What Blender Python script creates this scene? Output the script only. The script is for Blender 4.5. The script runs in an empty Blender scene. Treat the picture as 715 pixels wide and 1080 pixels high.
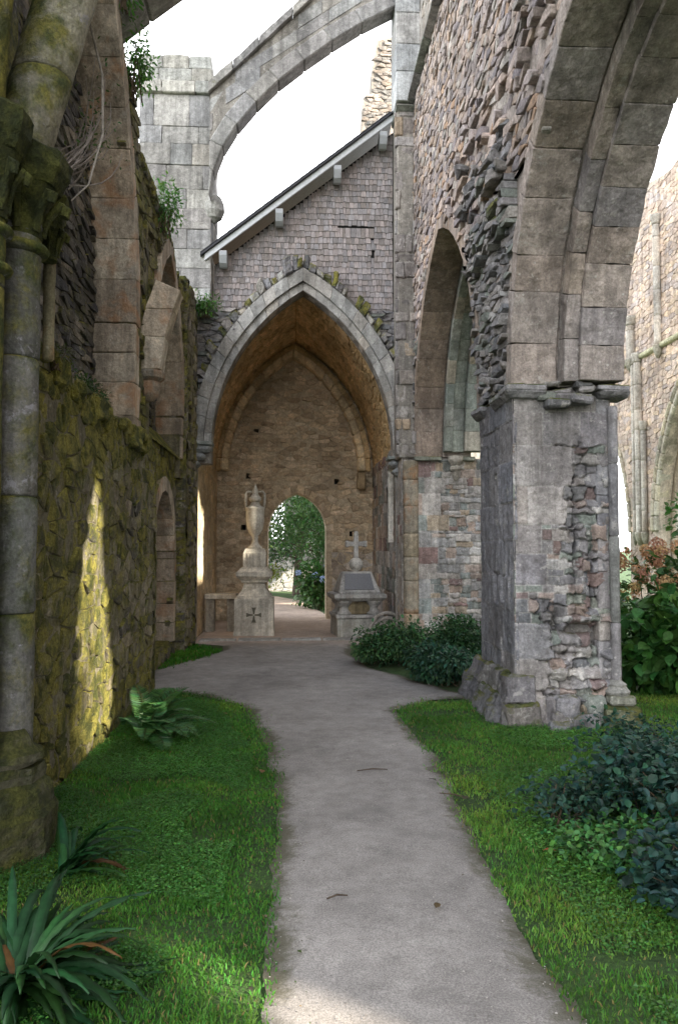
import bpy, bmesh, math, random
import numpy as np
from mathutils import Vector, noise
from mathutils.geometry import tessellate_polygon

SC = bpy.context.scene
COL = SC.collection
RNG = random.Random(7)
NP = np.random.default_rng(11)
R = math.radians

# ------------------------------------------------------------------ materials
def new_mat(name):
    m = bpy.data.materials.new(name); m.use_nodes = True
    nt = m.node_tree; nt.nodes.clear()
    out = nt.nodes.new('ShaderNodeOutputMaterial')
    return m, nt, out

class G:
    """small node-graph helper"""
    def __init__(s, nt): s.nt = nt
    def n(s, t, **kw):
        x = s.nt.nodes.new(t)
        for k, v in kw.items(): setattr(x, k, v)
        return x
    def link(s, a, b): s.nt.links.new(a, b)
    def sock(s, node, i, v):
        if hasattr(v, 'is_linked'): s.link(v, node.inputs[i])
        else: node.inputs[i].default_value = v
    def noise(s, vec, scale, detail=4, rough=.6, dist=0):
        x = s.n('ShaderNodeTexNoise'); s.link(vec, x.inputs['Vector'])
        x.inputs['Scale'].default_value = scale; x.inputs['Detail'].default_value = detail
        x.inputs['Roughness'].default_value = rough; x.inputs['Distortion'].default_value = dist
        return x.outputs['Fac']
    def vor(s, vec, scale, feature='F1'):
        x = s.n('ShaderNodeTexVoronoi', feature=feature); s.link(vec, x.inputs['Vector'])
        x.inputs['Scale'].default_value = scale
        return x.outputs['Distance']
    def math(s, op, a, b=0.0, clamp=False):
        x = s.n('ShaderNodeMath', operation=op, use_clamp=clamp); s.sock(x, 0, a); s.sock(x, 1, b); return x.outputs[0]
    def ramp(s, v, lo, hi, a=0.0, b=1.0):
        x = s.n('ShaderNodeMapRange', interpolation_type='SMOOTHSTEP'); s.sock(x, 0, v)
        for i, q in enumerate((lo, hi, a, b)): x.inputs[1 + i].default_value = q
        return x.outputs[0]
    def mix(s, f, a, b, mode='MIX'):
        x = s.n('ShaderNodeMix', data_type='RGBA', blend_type=mode)
        s.sock(x, 0, f)
        for i, q in ((6, a), (7, b)):
            if hasattr(q, 'is_linked'): s.link(q, x.inputs[i])
            else: x.inputs[i].default_value = (*q[:3], 1)
        return x.outputs[2]
    def scalecol(s, c, f):
        x = s.n('ShaderNodeVectorMath', operation='SCALE'); s.link(c, x.inputs[0]); s.sock(x, 3, f); return x.outputs[0]
    def bump(s, h, strength, dist, normal=None):
        x = s.n('ShaderNodeBump'); s.link(h, x.inputs['Height'])
        x.inputs['Strength'].default_value = strength; x.inputs['Distance'].default_value = dist
        if normal: s.link(normal, x.inputs['Normal'])
        return x.outputs[0]

def stone_mat(name, moss=.0, lichen=.35, stain=.35, stain_col=(.07, .06, .05), orange=0.0,
              moss_a=(.045, .06, .012), moss_b=(.13, .125, .025), bump=.5, up=.35, var=.55, lich_col=(.52, .50, .46), streak=1.0):
    m, nt, out = new_mat(name); g = G(nt)
    geo = g.n('ShaderNodeNewGeometry'); pos = geo.outputs['Position']
    at = g.n('ShaderNodeAttribute', attribute_name='Col'); base = at.outputs['Color']; al = at.outputs['Alpha']
    n1 = g.noise(pos, 1.1, 5, .65); n2 = g.noise(pos, 8, 6, .7); n3 = g.noise(pos, 55, 4, .7); n4 = g.noise(pos, 3.2, 5, .65, .4)
    c = g.scalecol(base, g.math('ADD', g.math('MULTIPLY', n2, var * 2), 1 - var))
    c = g.scalecol(c, g.ramp(n3, .3, .7, .80, 1.17)); c = g.scalecol(c, g.ramp(n1, .3, .7, .74, 1.24)); c = g.scalecol(c, g.ramp(g.noise(pos, 18, 5, .75), .34, .66, .82, 1.15)); mp = g.n('ShaderNodeMapping'); g.link(pos, mp.inputs[0]); mp.inputs['Scale'].default_value = (7, 7, .55); c = g.scalecol(c, g.ramp(g.noise(mp.outputs[0], 1.0, 5, .7, .3), .36, .64, 1 - .28 * streak, 1 + .17 * streak))
    c = g.mix(g.math('MULTIPLY', g.ramp(n4, .50, .72), stain), c, stain_col)
    if orange:
        c = g.mix(g.math('MULTIPLY', g.ramp(g.noise(pos, 2.3, 4, .6, .6), .50, .66), orange), c, (.42, .17, .045))
    pits = g.ramp(g.vor(pos, 34), .0, .17)
    pm = g.ramp(g.noise(pos, 5, 3), .45, .6)
    c = g.mix(g.math('MULTIPLY', g.math('SUBTRACT', 1.0, pits), g.math('MULTIPLY', pm, .75)), c, (.05, .045, .045))
    ln = g.noise(pos, 17, 7, .75)
    c = g.mix(g.math('MULTIPLY', g.ramp(ln, .60, .68), lichen), c, lich_col)
    ln2 = g.vor(pos, 13)
    c = g.mix(g.math('MULTIPLY', g.math('SUBTRACT', 1.0, g.ramp(ln2, .10, .17)), g.math('MULTIPLY', g.ramp(n1, .5, .6), lichen * 1.3)), c, lich_col)
    c = g.mix(g.math('MULTIPLY', g.ramp(g.noise(pos, 5.5, 8, .78, .3), .57, .64), lichen * .75), c, lich_col)
    # moss : noise + how far the face looks up + painted bias
    sep = g.n('ShaderNodeSeparateXYZ'); g.link(geo.outputs['Normal'], sep.inputs[0])
    mf = g.math('ADD', g.math('ADD', g.math('MULTIPLY', n4, .9), g.math('MULTIPLY', n2, .5)),
                g.math('ADD', g.math('MULTIPLY', sep.outputs[2], up), g.math('MULTIPLY', al, .75)))
    mf = g.ramp(mf, 1.02 - moss, 1.30 - moss)
    mc = g.mix(g.ramp(g.noise(pos, 6, 5, .7), .38, .62), moss_a, moss_b)
    mc = g.scalecol(mc, g.ramp(n3, .25, .75, .55, 1.4))
    c = g.mix(g.math('MULTIPLY', mf, .92), c, mc)
    p = g.n('ShaderNodeBsdfPrincipled'); g.link(c, p.inputs['Base Color']); p.inputs['Roughness'].default_value = .92
    p.inputs['Specular IOR Level'].default_value = .25
    h = g.math('ADD', g.math('MULTIPLY', n2, .7), g.math('ADD', g.math('MULTIPLY', n3, .35), g.math('MULTIPLY', g.math('MULTIPLY', pits, pm), .25)))
    h = g.math('ADD', h, g.math('MULTIPLY', g.math('MULTIPLY', mf, g.noise(pos, 90, 3, .7)), .7))
    g.link(g.bump(h, bump, .05), p.inputs['Normal']); g.link(p.outputs[0], out.inputs[0])
    return m

def foliage_mat(name, trans=.3, rough=.45, spec=.4):
    m, nt, out = new_mat(name); g = G(nt)
    at = g.n('ShaderNodeAttribute', attribute_name='Col')
    geo = g.n('ShaderNodeNewGeometry')
    c = g.scalecol(at.outputs['Color'], g.ramp(g.noise(geo.outputs['Position'], 22, 3), .3, .7, .75, 1.25))
    p = g.n('ShaderNodeBsdfPrincipled'); g.link(c, p.inputs['Base Color']); p.inputs['Roughness'].default_value = rough
    p.inputs['Specular IOR Level'].default_value = spec
    t = g.n('ShaderNodeBsdfTranslucent'); g.link(g.scalecol(c, 1.3), t.inputs[0])
    x = g.n('ShaderNodeMixShader'); x.inputs[0].default_value = trans
    g.link(p.outputs[0], x.inputs[1]); g.link(t.outputs[0], x.inputs[2]); g.link(x.outputs[0], out.inputs[0])
    return m

def plain_mat(name, rough=.8, var=.3, scale=12, bump=.2, stretch=None):
    m, nt, out = new_mat(name); g = G(nt)
    at = g.n('ShaderNodeAttribute', attribute_name='Col'); geo = g.n('ShaderNodeNewGeometry'); pos = geo.outputs['Position']
    if stretch:
        mp = g.n('ShaderNodeMapping'); g.link(pos, mp.inputs[0]); mp.inputs['Scale'].default_value = stretch; pos = mp.outputs[0]
    n = g.noise(pos, scale, 6, .7)
    c = g.scalecol(at.outputs['Color'], g.ramp(n, .25, .75, 1 - var, 1 + var))
    p = g.n('ShaderNodeBsdfPrincipled'); g.link(c, p.inputs['Base Color']); p.inputs['Roughness'].default_value = rough
    p.inputs['Specular IOR Level'].default_value = .3
    g.link(g.bump(n, bump, .02), p.inputs['Normal']); g.link(p.outputs[0], out.inputs[0])
    return m

def path_mat():
    m, nt, out = new_mat('compacted_gravel'); g = G(nt)
    geo = g.n('ShaderNodeNewGeometry'); pos = geo.outputs['Position']
    at = g.n('ShaderNodeAttribute', attribute_name='Col')
    big = g.noise(pos, .9, 5, .6, .3); mid = g.noise(pos, 7, 5, .7); fin = g.noise(pos, 130, 3, .8); fin2 = g.noise(pos, 320, 2, .8)
    c = g.scalecol(at.outputs['Color'], g.ramp(big, .3, .7, .82, 1.15))
    c = g.scalecol(c, g.ramp(mid, .3, .7, .86, 1.12))
    c = g.scalecol(c, g.ramp(fin, .28, .72, .62, 1.32))
    v = g.vor(pos, 75)
    c = g.mix(g.math('MULTIPLY', g.math('SUBTRACT', 1.0, g.ramp(v, .10, .2)), g.math('MULTIPLY', g.ramp(g.noise(pos, 11, 3), .5, .62), .5)), c, (.36, .34, .32))
    v2 = g.vor(pos, 41)
    c = g.mix(g.math('MULTIPLY', g.math('SUBTRACT', 1.0, g.ramp(v2, .05, .1)), .7), c, (.07, .06, .05))
    # earth worn through along the verge: the painted alpha is the distance to the edge
    soil = g.ramp(g.math('ADD', at.outputs['Alpha'], g.math('MULTIPLY', g.noise(pos, 7, 6, .75, .4), 1.3)), 1.0, 1.45)
    c = g.scalecol(c, g.ramp(g.noise(pos, 2.6, 6, .7, .8), .36, .62, .91, 1.04))
    c = g.mix(g.math('MULTIPLY', soil, .8), c, (.07, .065, .035))
    p = g.n('ShaderNodeBsdfPrincipled'); g.link(c, p.inputs['Base Color']); p.inputs['Roughness'].default_value = .95
    p.inputs['Specular IOR Level'].default_value = .15
    h = g.math('ADD', g.math('MULTIPLY', mid, .5), g.math('ADD', g.math('MULTIPLY', fin, .3), g.math('MULTIPLY', fin2, .15)))
    g.link(g.bump(h, .45, .02), p.inputs['Normal']); g.link(p.outputs[0], out.inputs[0])
    return m

def ground_mat():
    m, nt, out = new_mat('grassy_soil'); g = G(nt)
    geo = g.n('ShaderNodeNewGeometry'); pos = geo.outputs['Position']
    a = g.noise(pos, 1.2, 6, .7); b = g.noise(pos, 40, 4, .8)
    c = g.mix(g.ramp(a, .35, .65), (.028, .06, .012), (.045, .095, .018))
    c = g.scalecol(c, g.ramp(b, .25, .75, .5, 1.5))
    p = g.n('ShaderNodeBsdfPrincipled'); g.link(c, p.inputs['Base Color']); p.inputs['Roughness'].default_value = .95
    g.link(g.bump(b, .8, .03), p.inputs['Normal']); g.link(p.outputs[0], out.inputs[0])
    return m

M = {
 'pier': stone_mat('weathered_granite', moss=-.06, lichen=.55, stain=.38, stain_col=(.10, .085, .075), bump=.55, up=.45),
 'rubble': stone_mat('purple_slate_rubble', moss=.0, lichen=.3, stain=.30, bump=.6, up=.25),
 'mossy': stone_mat('mossy_rubble', moss=.27, lichen=.5, stain=.45, stain_col=(.05, .045, .032), bump=.75, up=.3, moss_a=(.055, .065, .012), moss_b=(.25, .225, .045), lich_col=(.46, .44, .40)),
 'darkmoss': stone_mat('dark_mossy_stone', moss=.22, lichen=.25, stain=.5, stain_col=(.035, .03, .02), bump=.7, up=.3, moss_a=(.025, .032, .010), moss_b=(.085, .09, .02), lich_col=(.28, .28, .26)),
 'dress': stone_mat('stained_dressed_stone', moss=.04, lichen=.35, stain=.35, orange=.4, bump=.45, moss_b=(.18, .16, .03)),
 'column': stone_mat('lichen_column_stone', moss=.33, lichen=1.0, stain=.4, stain_col=(.05, .045, .035), bump=.5, up=.3, moss_b=(.17, .155, .03), lich_col=(.34, .33, .37)),
 'arch': stone_mat('pale_arch_stone', moss=.02, lichen=.45, stain=.28, bump=.4, up=.3),
 'ochre': stone_mat('ochre_vault_masonry', moss=-.25, lichen=.05, stain=.25, stain_col=(.16, .09, .04), bump=.6, up=0, streak=.2),
 'rear': stone_mat('tan_masonry', moss=-.16, lichen=.15, stain=.32, stain_col=(.16, .11, .065), bump=.6, up=0, streak=.25),
 'patch': stone_mat('patched_plaster_stone', moss=-.12, lichen=.5, stain=.35, bump=.5, up=.1, lich_col=(.60, .57, .53)),
 'pale': stone_mat('pale_carved_stone', moss=-.10, lichen=.25, stain=.25, stain_col=(.25, .2, .12), bump=.25, up=.1, var=.25),
 'bright': stone_mat('sun_bleached_masonry', moss=-.18, lichen=.4, stain=.25, stain_col=(.3, .2, .13), bump=.5, up=.1, lich_col=(.66, .62, .55)),
 'leaf': foliage_mat('leaf_green'), 'gloss': foliage_mat('glossy_leaf', .2, .5, .2), 'grass': foliage_mat('grass_blade', .35, .6, .2),
 'petal': foliage_mat('petal', .3, .8, .1), 'bark': plain_mat('bark', .9, .35, 30, .5),
 'shingle': plain_mat('weathered_wood_shingle', .85, .35, 9, .4, (6, 6, 1)), 'paint': plain_mat('pale_painted_timber', .6, .12, 20, .1),
 'slate': plain_mat('dark_roof_slate', .5, .3, 14, .3), 'iron': plain_mat('dark_plaque', .6, .25, 60, .3),
 'path': path_mat(), 'ground': ground_mat(),
}

# ------------------------------------------------------------------ object helpers
def wloc(o):
    v = Vector((0, 0, 0))
    while o: v += o.location; o = o.parent
    return v

def tag(o, label=None, cat=None, group=None, kind=None):
    if label: o['label'] = label
    if cat: o['category'] = cat
    if group: o['group'] = group
    if kind: o['kind'] = kind
    return o

def thing(name, label, cat, loc, group=None):
    o = bpy.data.objects.new(name, None); COL.objects.link(o); o.location = loc; o.empty_display_size = .2
    return tag(o, label, cat, group)

def mesh_obj(name, V, F, C, mat, parent=None, smooth=False, origin=None):
    V = np.asarray(V, dtype=np.float64).reshape(-1, 3)
    org = wloc(parent) if parent else Vector(origin or (0, 0, 0))
    V = V - np.array(org)
    me = bpy.data.meshes.new(name); me.from_pydata(V.tolist(), [], F)
    tot = np.array([len(f) for f in F]); cols = np.repeat(np.asarray(C, dtype=np.float32).reshape(-1, 4), tot, axis=0)
    ca = me.color_attributes.new('Col', 'FLOAT_COLOR', 'CORNER'); ca.data.foreach_set('color', cols.ravel())
    if smooth: me.polygons.foreach_set('use_smooth', np.ones(len(F), dtype=bool))
    me.materials.append(M[mat] if isinstance(mat, str) else mat); me.update()
    o = bpy.data.objects.new(name, me); COL.objects.link(o)
    if parent: o.parent = parent
    else: o.location = org
    return o

class MB:
    def __init__(s): s.v = []; s.f = []; s.c = []
    def add(s, vs, fs, col):
        o = len(s.v); s.v.extend(vs); col = (*col[:3], col[3] if len(col) > 3 else 0)
        for f in fs: s.f.append(tuple(o + i for i in f)); s.c.append(col)
    def build(s, name, mat, parent=None, smooth=False, origin=None, rough=None):
        if rough: s.roughen(*rough)
        return mesh_obj(name, s.v, s.f, s.c, mat, parent, smooth, origin)
    def roughen(s, amp, scale):
        for i, p in enumerate(s.v):
            d = noise.noise_vector(Vector(p) * scale) * amp
            s.v[i] = (p[0] + d.x, p[1] + d.y, p[2] + d.z)

def MX(c, sg): return lambda u, v, w: (c + sg * w, u, v)
def MY(c, sg): return lambda u, v, w: (u, c + sg * w, v)
def MZ(c=0): return lambda u, v, w: (u, v, c + w)

def pick(pal, rng, j=.16):
    t = sum(p[0] for p in pal); r = rng.random() * t
    for p in pal:
        r -= p[0]
        if r <= 0: break
    k = 1 + rng.uniform(-j, j); h = rng.uniform(-.03, .03)
    c = p[1]
    return (max(.005, c[0] * k * (1 + h)), c[1] * k, max(.003, c[2] * k * (1 - h)))

_BOX = [((0, 0, 0)), ((1, 0, 0)), ((1, 1, 0)), ((0, 1, 0)), ((0, 0, 1)), ((1, 0, 1)), ((1, 1, 1)), ((0, 1, 1))]
_FACES = [(0, 3, 2, 1), (4, 5, 6, 7), (0, 1, 5, 4), (1, 2, 6, 5), (2, 3, 7, 6), (3, 0, 4, 7)]
def block8(mb, co, col, bev=.012, jit=0, rng=RNG):
    """chamfered hexahedron; co = 8 corners: bottom loop 0-3 then top loop 4-7"""
    P = [Vector(c) for c in co]
    if jit: P = [p + Vector((rng.uniform(-jit, jit), rng.uniform(-jit, jit), rng.uniform(-jit, jit))) for p in P]
    vs = []; idx = {}; fs = []
    for fi, f in enumerate(_FACES):
        for k, c in enumerate(f):
            a = P[f[k - 1]] - P[c]; b = P[f[(k + 1) % 4]] - P[c]
            la, lb = a.length, b.length
            o = Vector((0, 0, 0))
            if la > 1e-6: o += a * (min(bev, la * .4) / la)
            if lb > 1e-6: o += b * (min(bev, lb * .4) / lb)
            idx[(fi, c)] = len(vs); vs.append(tuple(P[c] + o))
        fs.append(tuple(idx[(fi, c)] for c in f))
    done = set()
    for fi, f in enumerate(_FACES):
        for k in range(4):
            a, b = f[k], f[(k + 1) % 4]; e = (min(a, b), max(a, b))
            if e in done: continue
            for fj, h in enumerate(_FACES):
                if fj != fi and a in h and b in h:
                    fs.append((idx[(fi, b)], idx[(fi, a)], idx[(fj, a)], idx[(fj, b)])); done.add(e)
    for c in range(8):
        t = [idx[(fi, c)] for fi, f in enumerate(_FACES) if c in f]
        fs.append(tuple(t))
    mb.add(vs, fs, col)

def box(mb, x0, x1, y0, y1, z0, z1, col, bev=.012, jit=0, rng=RNG):
    block8(mb, [(x0, y0, z0), (x1, y0, z0), (x1, y1, z0), (x0, y1, z0), (x0, y0, z1), (x1, y0, z1), (x1, y1, z1), (x0, y1, z1)], col, bev, jit, rng)

def mblock(mb, mapf, u0, u1, v0, v1, w0, w1, col, bev=.012, jit=0, rng=RNG):
    block8(mb, [mapf(u0, v0, w0), mapf(u1, v0, w0), mapf(u1, v1, w0), mapf(u0, v1, w0),
                mapf(u0, v0, w1), mapf(u1, v0, w1), mapf(u1, v1, w1), mapf(u0, v1, w1)], col, bev, jit, rng)

def slab(mb, loops, mapf, w0, w1, col):
    """solid plate: first loop outer, the rest holes"""
    flat = [p for l in loops for p in l]; n = len(flat)
    tris = tessellate_polygon([[Vector((p[0], p[1], 0)) for p in l] for l in loops])
    vs = [mapf(p[0], p[1], w1) for p in flat] + [mapf(p[0], p[1], w0) for p in flat]
    fs = [tuple(t) for t in tris] + [tuple(n + i for i in reversed(t)) for t in tris]
    o = 0
    for l in loops:
        k = len(l)
        for i in range(k):
            a, b = o + i, o + (i + 1) % k
            fs.append((a, b, n + b, n + a))
        o += k
    mb.add(vs, fs, col)

def clip(poly, nx, ny, d):
    out = []
    for i in range(len(poly)):
        a = poly[i]; b = poly[(i + 1) % len(poly)]
        da = a[0] * nx + a[1] * ny - d; db = b[0] * nx + b[1] * ny - d
        if da <= 0: out.append(a)
        if (da < 0 < db) or (db < 0 < da):
            t = da / (da - db); out.append((a[0] + (b[0] - a[0]) * t, a[1] + (b[1] - a[1]) * t))
    return out

def rubble(mb, mapf, bx, size, inside, pal, h=(.0, .05), gap=.012, moss=None, rng=RNG, drop=.22, jit=.42, bev=.018, skew=0.0, deep=None, cut=(.05, .15)):
    """irregular fitted stones (Voronoi cells in stretched space), each a raised bevelled stone"""
    u0, u1, v0, v1 = bx; su, sv = size
    nu = max(2, int((u1 - u0) / su) + 3); nv = max(2, int((v1 - v0) / sv) + 3)
    pts = {}
    for j in range(-1, nv):
        for i in range(-1, nu):
            if rng.random() < drop and (i + j) % 2: continue
            pts[(i, j)] = (i + .5 * (j % 2) + rng.uniform(-jit, jit), j + rng.uniform(-jit, jit) * .75)
    for (i, j), p in pts.items():
        cu = u0 + p[0] * su; cv = v0 + p[1] * sv
        if not (u0 - su < cu < u1 + su and v0 - sv < cv < v1 + sv) or not inside(cu, cv): continue
        poly = [(p[0] - 1.6, p[1] - 1.4), (p[0] + 1.6, p[1] - 1.4), (p[0] + 1.6, p[1] + 1.4), (p[0] - 1.6, p[1] + 1.4)]
        for dj in (-2, -1, 0, 1, 2):
            for di in (-3, -2, -1, 0, 1, 2, 3):
                q = pts.get((i + di, j + dj))
                if q is None or (di == 0 and dj == 0): continue
                nx, ny = q[0] - p[0], q[1] - p[1]; mx, my = (q[0] + p[0]) / 2, (q[1] + p[1]) / 2
                poly = clip(poly, nx, ny, nx * mx + ny * my)
                if len(poly) < 3: break
            if len(poly) < 3: break
        if len(poly) < 3: continue
        P = [(u0 + a * su + skew * (b * sv), v0 + b * sv) for a, b in poly]
        P = [(min(max(a, u0), u1), min(max(b, v0), v1)) for a, b in P]
        cx = sum(a for a, b in P) / len(P); cy = sum(b for a, b in P) / len(P)
        # cut the corners once so that stones are not crisp polygons
        Q = []
        for k in range(len(P)):
            a = P[k]; b = P[(k + 1) % len(P)]; t = rng.uniform(*cut)
            Q.append((a[0] * (1 - t) + b[0] * t, a[1] * (1 - t) + b[1] * t)); Q.append((a[0] * t + b[0] * (1 - t), a[1] * t + b[1] * (1 - t)))
        rad = sum(math.hypot(a - cx, b - cy) for a, b in Q) / len(Q)
        if rad < .012: continue
        s0 = max(.4, 1 - gap / rad); s1 = max(.25, s0 - bev / rad)
        hi = rng.uniform(*h); tu = rng.uniform(-.5, .5) * (h[1] - h[0]); tv = rng.uniform(-.5, .5) * (h[1] - h[0])
        if deep: hi += deep(cu, cv, rng)
        base = min(-.03, hi - .08)
        n = len(Q); vs = []
        jt = bev * .35
        for s, w in ((s0, None), (s0, 0), (s1, 1)):
            for a, b in Q:
                du, dv = (a - cx) * s, (b - cy) * s
                ww = base if w is None else hi + (tu * du + tv * dv) / max(rad, .03) * .8 - (bev * .7 if w == 0 else 0) + rng.uniform(-jt, jt)
                vs.append(mapf(cx + du, cy + dv, ww))
        vs.append(mapf(cx, cy, hi + rng.uniform(0, bev * .6)))
        fs = []
        for r in (0, 1):
            for k in range(n):
                l = (k + 1) % n
                fs.append((r * n + k, r * n + l, (r + 1) * n + l, (r + 1) * n + k))
        for k in range(n): fs.append((2 * n + k, 2 * n + (k + 1) % n, 3 * n))
        c = pick(pal, rng); mb.add(vs, fs, (*c, moss(cu, cv) if moss else 0))

def ashlar(mb, mapf, bx, hr, lr, inside, pal, h=(0, .012), thick=.12, bev=.007, gap=.002, jit=.005, moss=None, rng=RNG):
    u0, u1, v0, v1 = bx; v = v0
    while v < v1 - .03:
        ch = rng.uniform(*hr); vt = min(v1, v + ch)
        if v1 - vt < hr[0] * .5: vt = v1
        u = u0 - rng.uniform(0, lr[0])
        while u < u1 - .01:
            l = rng.uniform(*lr); ue = u + l
            a, b = max(u, u0), min(ue, u1)
            if u1 - b < lr[0] * .35: b = u1; ue = u1
            if b - a > .05 and inside((a + b) / 2, (v + vt) / 2):
                c = pick(pal, rng)
                mblock(mb, mapf, a + gap, b - gap, v + gap, vt - gap, -thick, rng.uniform(*h), (*c, moss((a + b) / 2, (v + vt) / 2) if moss else 0), bev, jit, rng)
            u = ue
        v = vt

def split_blocks(bx, hr, lr, rng, fine=None, fhr=(.06, .13), flr=(.08, .2)):
    """coursed blocks; those that fall in the fine zone are split again into small stones"""
    u0, u1, v0, v1 = bx; out = []; v = v0
    while v < v1 - .02:
        vt = min(v1, v + rng.uniform(*hr)); vt = v1 if v1 - vt < hr[0] * .5 else vt; u = u0 - rng.uniform(0, lr[0] * .7)
        while u < u1 - .01:
            e = u + rng.uniform(*lr); a, b = max(u, u0), min(e, u1)
            if u1 - b < lr[0] * .35: b = u1; e = u1
            if fine and fine((a + b) / 2, (v + vt) / 2): out += split_blocks((a, b, v, vt), fhr, flr, rng)
            elif b - a > .01: out.append((a, b, v, vt))
            u = e
        v = vt
    return out

def relief(mb, mapf, bx, step, blocks, pal, rng, warp=lambda u, v: .004, joint=lambda u, v: .006, jw=.010, lift=lambda u, v: .006, extra=None, mortar=(.36, .34, .32), rough=.006, skip=None, tint=None, fine_pal=None):
    u0, u1, v0, v1 = bx; nu = int((u1 - u0) / step) + 1; nv = int((v1 - v0) / step) + 1
    cell = {}; q = .1; info = []
    for k, (a, b, c, d) in enumerate(blocks):
        info.append((pick(fine_pal if fine_pal and (b - a) * (d - c) < .03 else pal, rng, .15), rng.uniform(-1, 1), rng.uniform(-1, 1), rng.uniform(-1, 1)))
        for i in range(int(math.floor(a / q)), int(math.floor(b / q)) + 1):
            for j in range(int(math.floor(c / q)), int(math.floor(d / q)) + 1): cell.setdefault((i, j), []).append(k)
    vs = []; cl = []; sk = []; last = 0
    for j in range(nv + 1):
        for i in range(nu + 1):
            u = u0 + (u1 - u0) * i / nu; v = v0 + (v1 - v0) * j / nv; w_ = warp(u, v)
            nz = noise.noise_vector(Vector((u * 9, v * 9, u0 * 3))); n2 = noise.noise_vector(Vector((u * 28, v * 28, v0)))
            x = u + (nz.x + n2.x * .4) * w_; y = v + (nz.y + n2.y * .4) * w_
            x = min(max(x, u0 + 1e-4), u1 - 1e-4); y = min(max(y, v0 + 1e-4), v1 - 1e-4)
            hit = None
            for k in cell.get((int(math.floor(x / q)), int(math.floor(y / q))), ()):
                a, b, c, d = blocks[k]
                if a <= x <= b and c <= y <= d: hit = k; break
            if hit is None: hit = last
            last = hit; a, b, c, d = blocks[hit]; col, l0, tu, tv = info[hit]
            e = min(abs(x - a), abs(b - x), abs(y - c), abs(d - y)); jd = joint(u, v) * (.55 + .9 * (n2.z + .5)); f = min(1, e / jw); f = f * f * (3 - 2 * f)
            L = lift(u, v); h = l0 * L + (tu * (x - (a + b) / 2) + tv * (y - (c + d) / 2)) * L * 3 - jd * (1 - f)
            h += noise.fractal(Vector((u * 11, v * 11, 5 + l0)), 1.0, 2.0, 4) * rough * (1 + L * 40)
            if extra: h += extra(u, v)
            vs.append(mapf(u, v, h)); m_ = max(0, 1 - e / (jw * .6)) * .8
            if jd > .02: m_ = 0
            cc = tuple(col[t] * (1 - m_) + mortar[t] * m_ for t in range(3))
            cl.append((*cc, tint(u, v) if tint else 0)); sk.append(bool(skip and skip(u, v)))
    o = len(mb.v); mb.v.extend(vs); n = nu + 1
    for j in range(nv):
        for i in range(nu):
            k = j * n + i
            if sk[k]: continue
            mb.f.append((o + k, o + k + 1, o + k + n + 1, o + k + n)); mb.c.append(cl[k])

class Arch:
    """pointed arch between u=a and u=b, springing at zs, rising by rise"""
    def __init__(s, a, b, zs, rise):
        s.a, s.b, s.zs, s.rise = a, b, zs, rise; s.h = (b - a) / 2; s.R = (s.h ** 2 + rise ** 2) / (2 * s.h); s.m = (a + b) / 2
    def phi(s, off): return math.acos(max(-1, min(1, (s.R - s.h) / (s.R + off))))
    def pt(s, side, t, off=0):
        an = t * s.phi(off); r = s.R + off
        if side > 0: return (s.b - s.R + r * math.cos(an), s.zs + r * math.sin(an))
        return (s.a + s.R - r * math.cos(an), s.zs + r * math.sin(an))
    def line(s, off=0, n=14):
        """from left springing over the apex to right springing"""
        return [s.pt(-1, i / n, off) for i in range(n + 1)] + [s.pt(1, i / n, off) for i in range(n - 1, -1, -1)]
    def inside(s, u, v, off=0):
        if v < s.zs: return s.a - off < u < s.b + off
        if u >= s.m: return math.hypot(u - (s.b - s.R), v - s.zs) < s.R + off
        return math.hypot(u - (s.a + s.R), v - s.zs) < s.R + off
    def ring(s, mb, mapf, o0, o1, w0, w1, n, pal, bev=.015, jit=.006, sides=(-1, 1), t0=0, t1=1, moss=None, rng=RNG, gap=.12):
        for sd in sides:
            ts = [t0 + (t1 - t0) * (i + (rng.uniform(-.12, .12) if 0 < i < n else 0)) / n for i in range(n + 1)]
            for i in range(n):
                g = gap * .012 / s.R
                a, b = ts[i] + g, ts[i + 1] - g
                q = [s.pt(sd, a, o0), s.pt(sd, b, o0), s.pt(sd, b, o1), s.pt(sd, a, o1)]
                dj = rng.uniform(-.004, .004)
                c = pick(pal, rng); mz = moss(*q[0]) if moss else 0
                block8(mb, [mapf(p[0], p[1], w0) for p in q] + [mapf(p[0], p[1], w1 + dj) for p in q], (*c, mz), bev, jit, rng)

def tube(mb, pts, rad, col, n=8, cap=True):
    P = [Vector(p) for p in pts]; K = len(P)
    rr = rad if isinstance(rad, (list, tuple)) else [rad] * K
    t = (P[1] - P[0]).normalized(); ref = Vector((0, 0, 1)) if abs(t.z) < .9 else Vector((1, 0, 0))
    nrm = t.cross(ref).normalized(); vs = []
    for k in range(K):
        t = (P[min(k + 1, K - 1)] - P[max(k - 1, 0)])
        t = t.normalized() if t.length > 1e-9 else Vector((0, 0, 1))
        nrm = (nrm - t * nrm.dot(t)).normalized(); b = t.cross(nrm)
        for i in range(n):
            a = 2 * math.pi * i / n
            vs.append(tuple(P[k] + (nrm * math.cos(a) + b * math.sin(a)) * rr[k]))
    fs = [(k * n + i, k * n + (i + 1) % n, (k + 1) * n + (i + 1) % n, (k + 1) * n + i) for k in range(K - 1) for i in range(n)]
    if cap: fs += [tuple(range(n - 1, -1, -1)), tuple((K - 1) * n + i for i in range(n))]
    mb.add(vs, fs, col)

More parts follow.
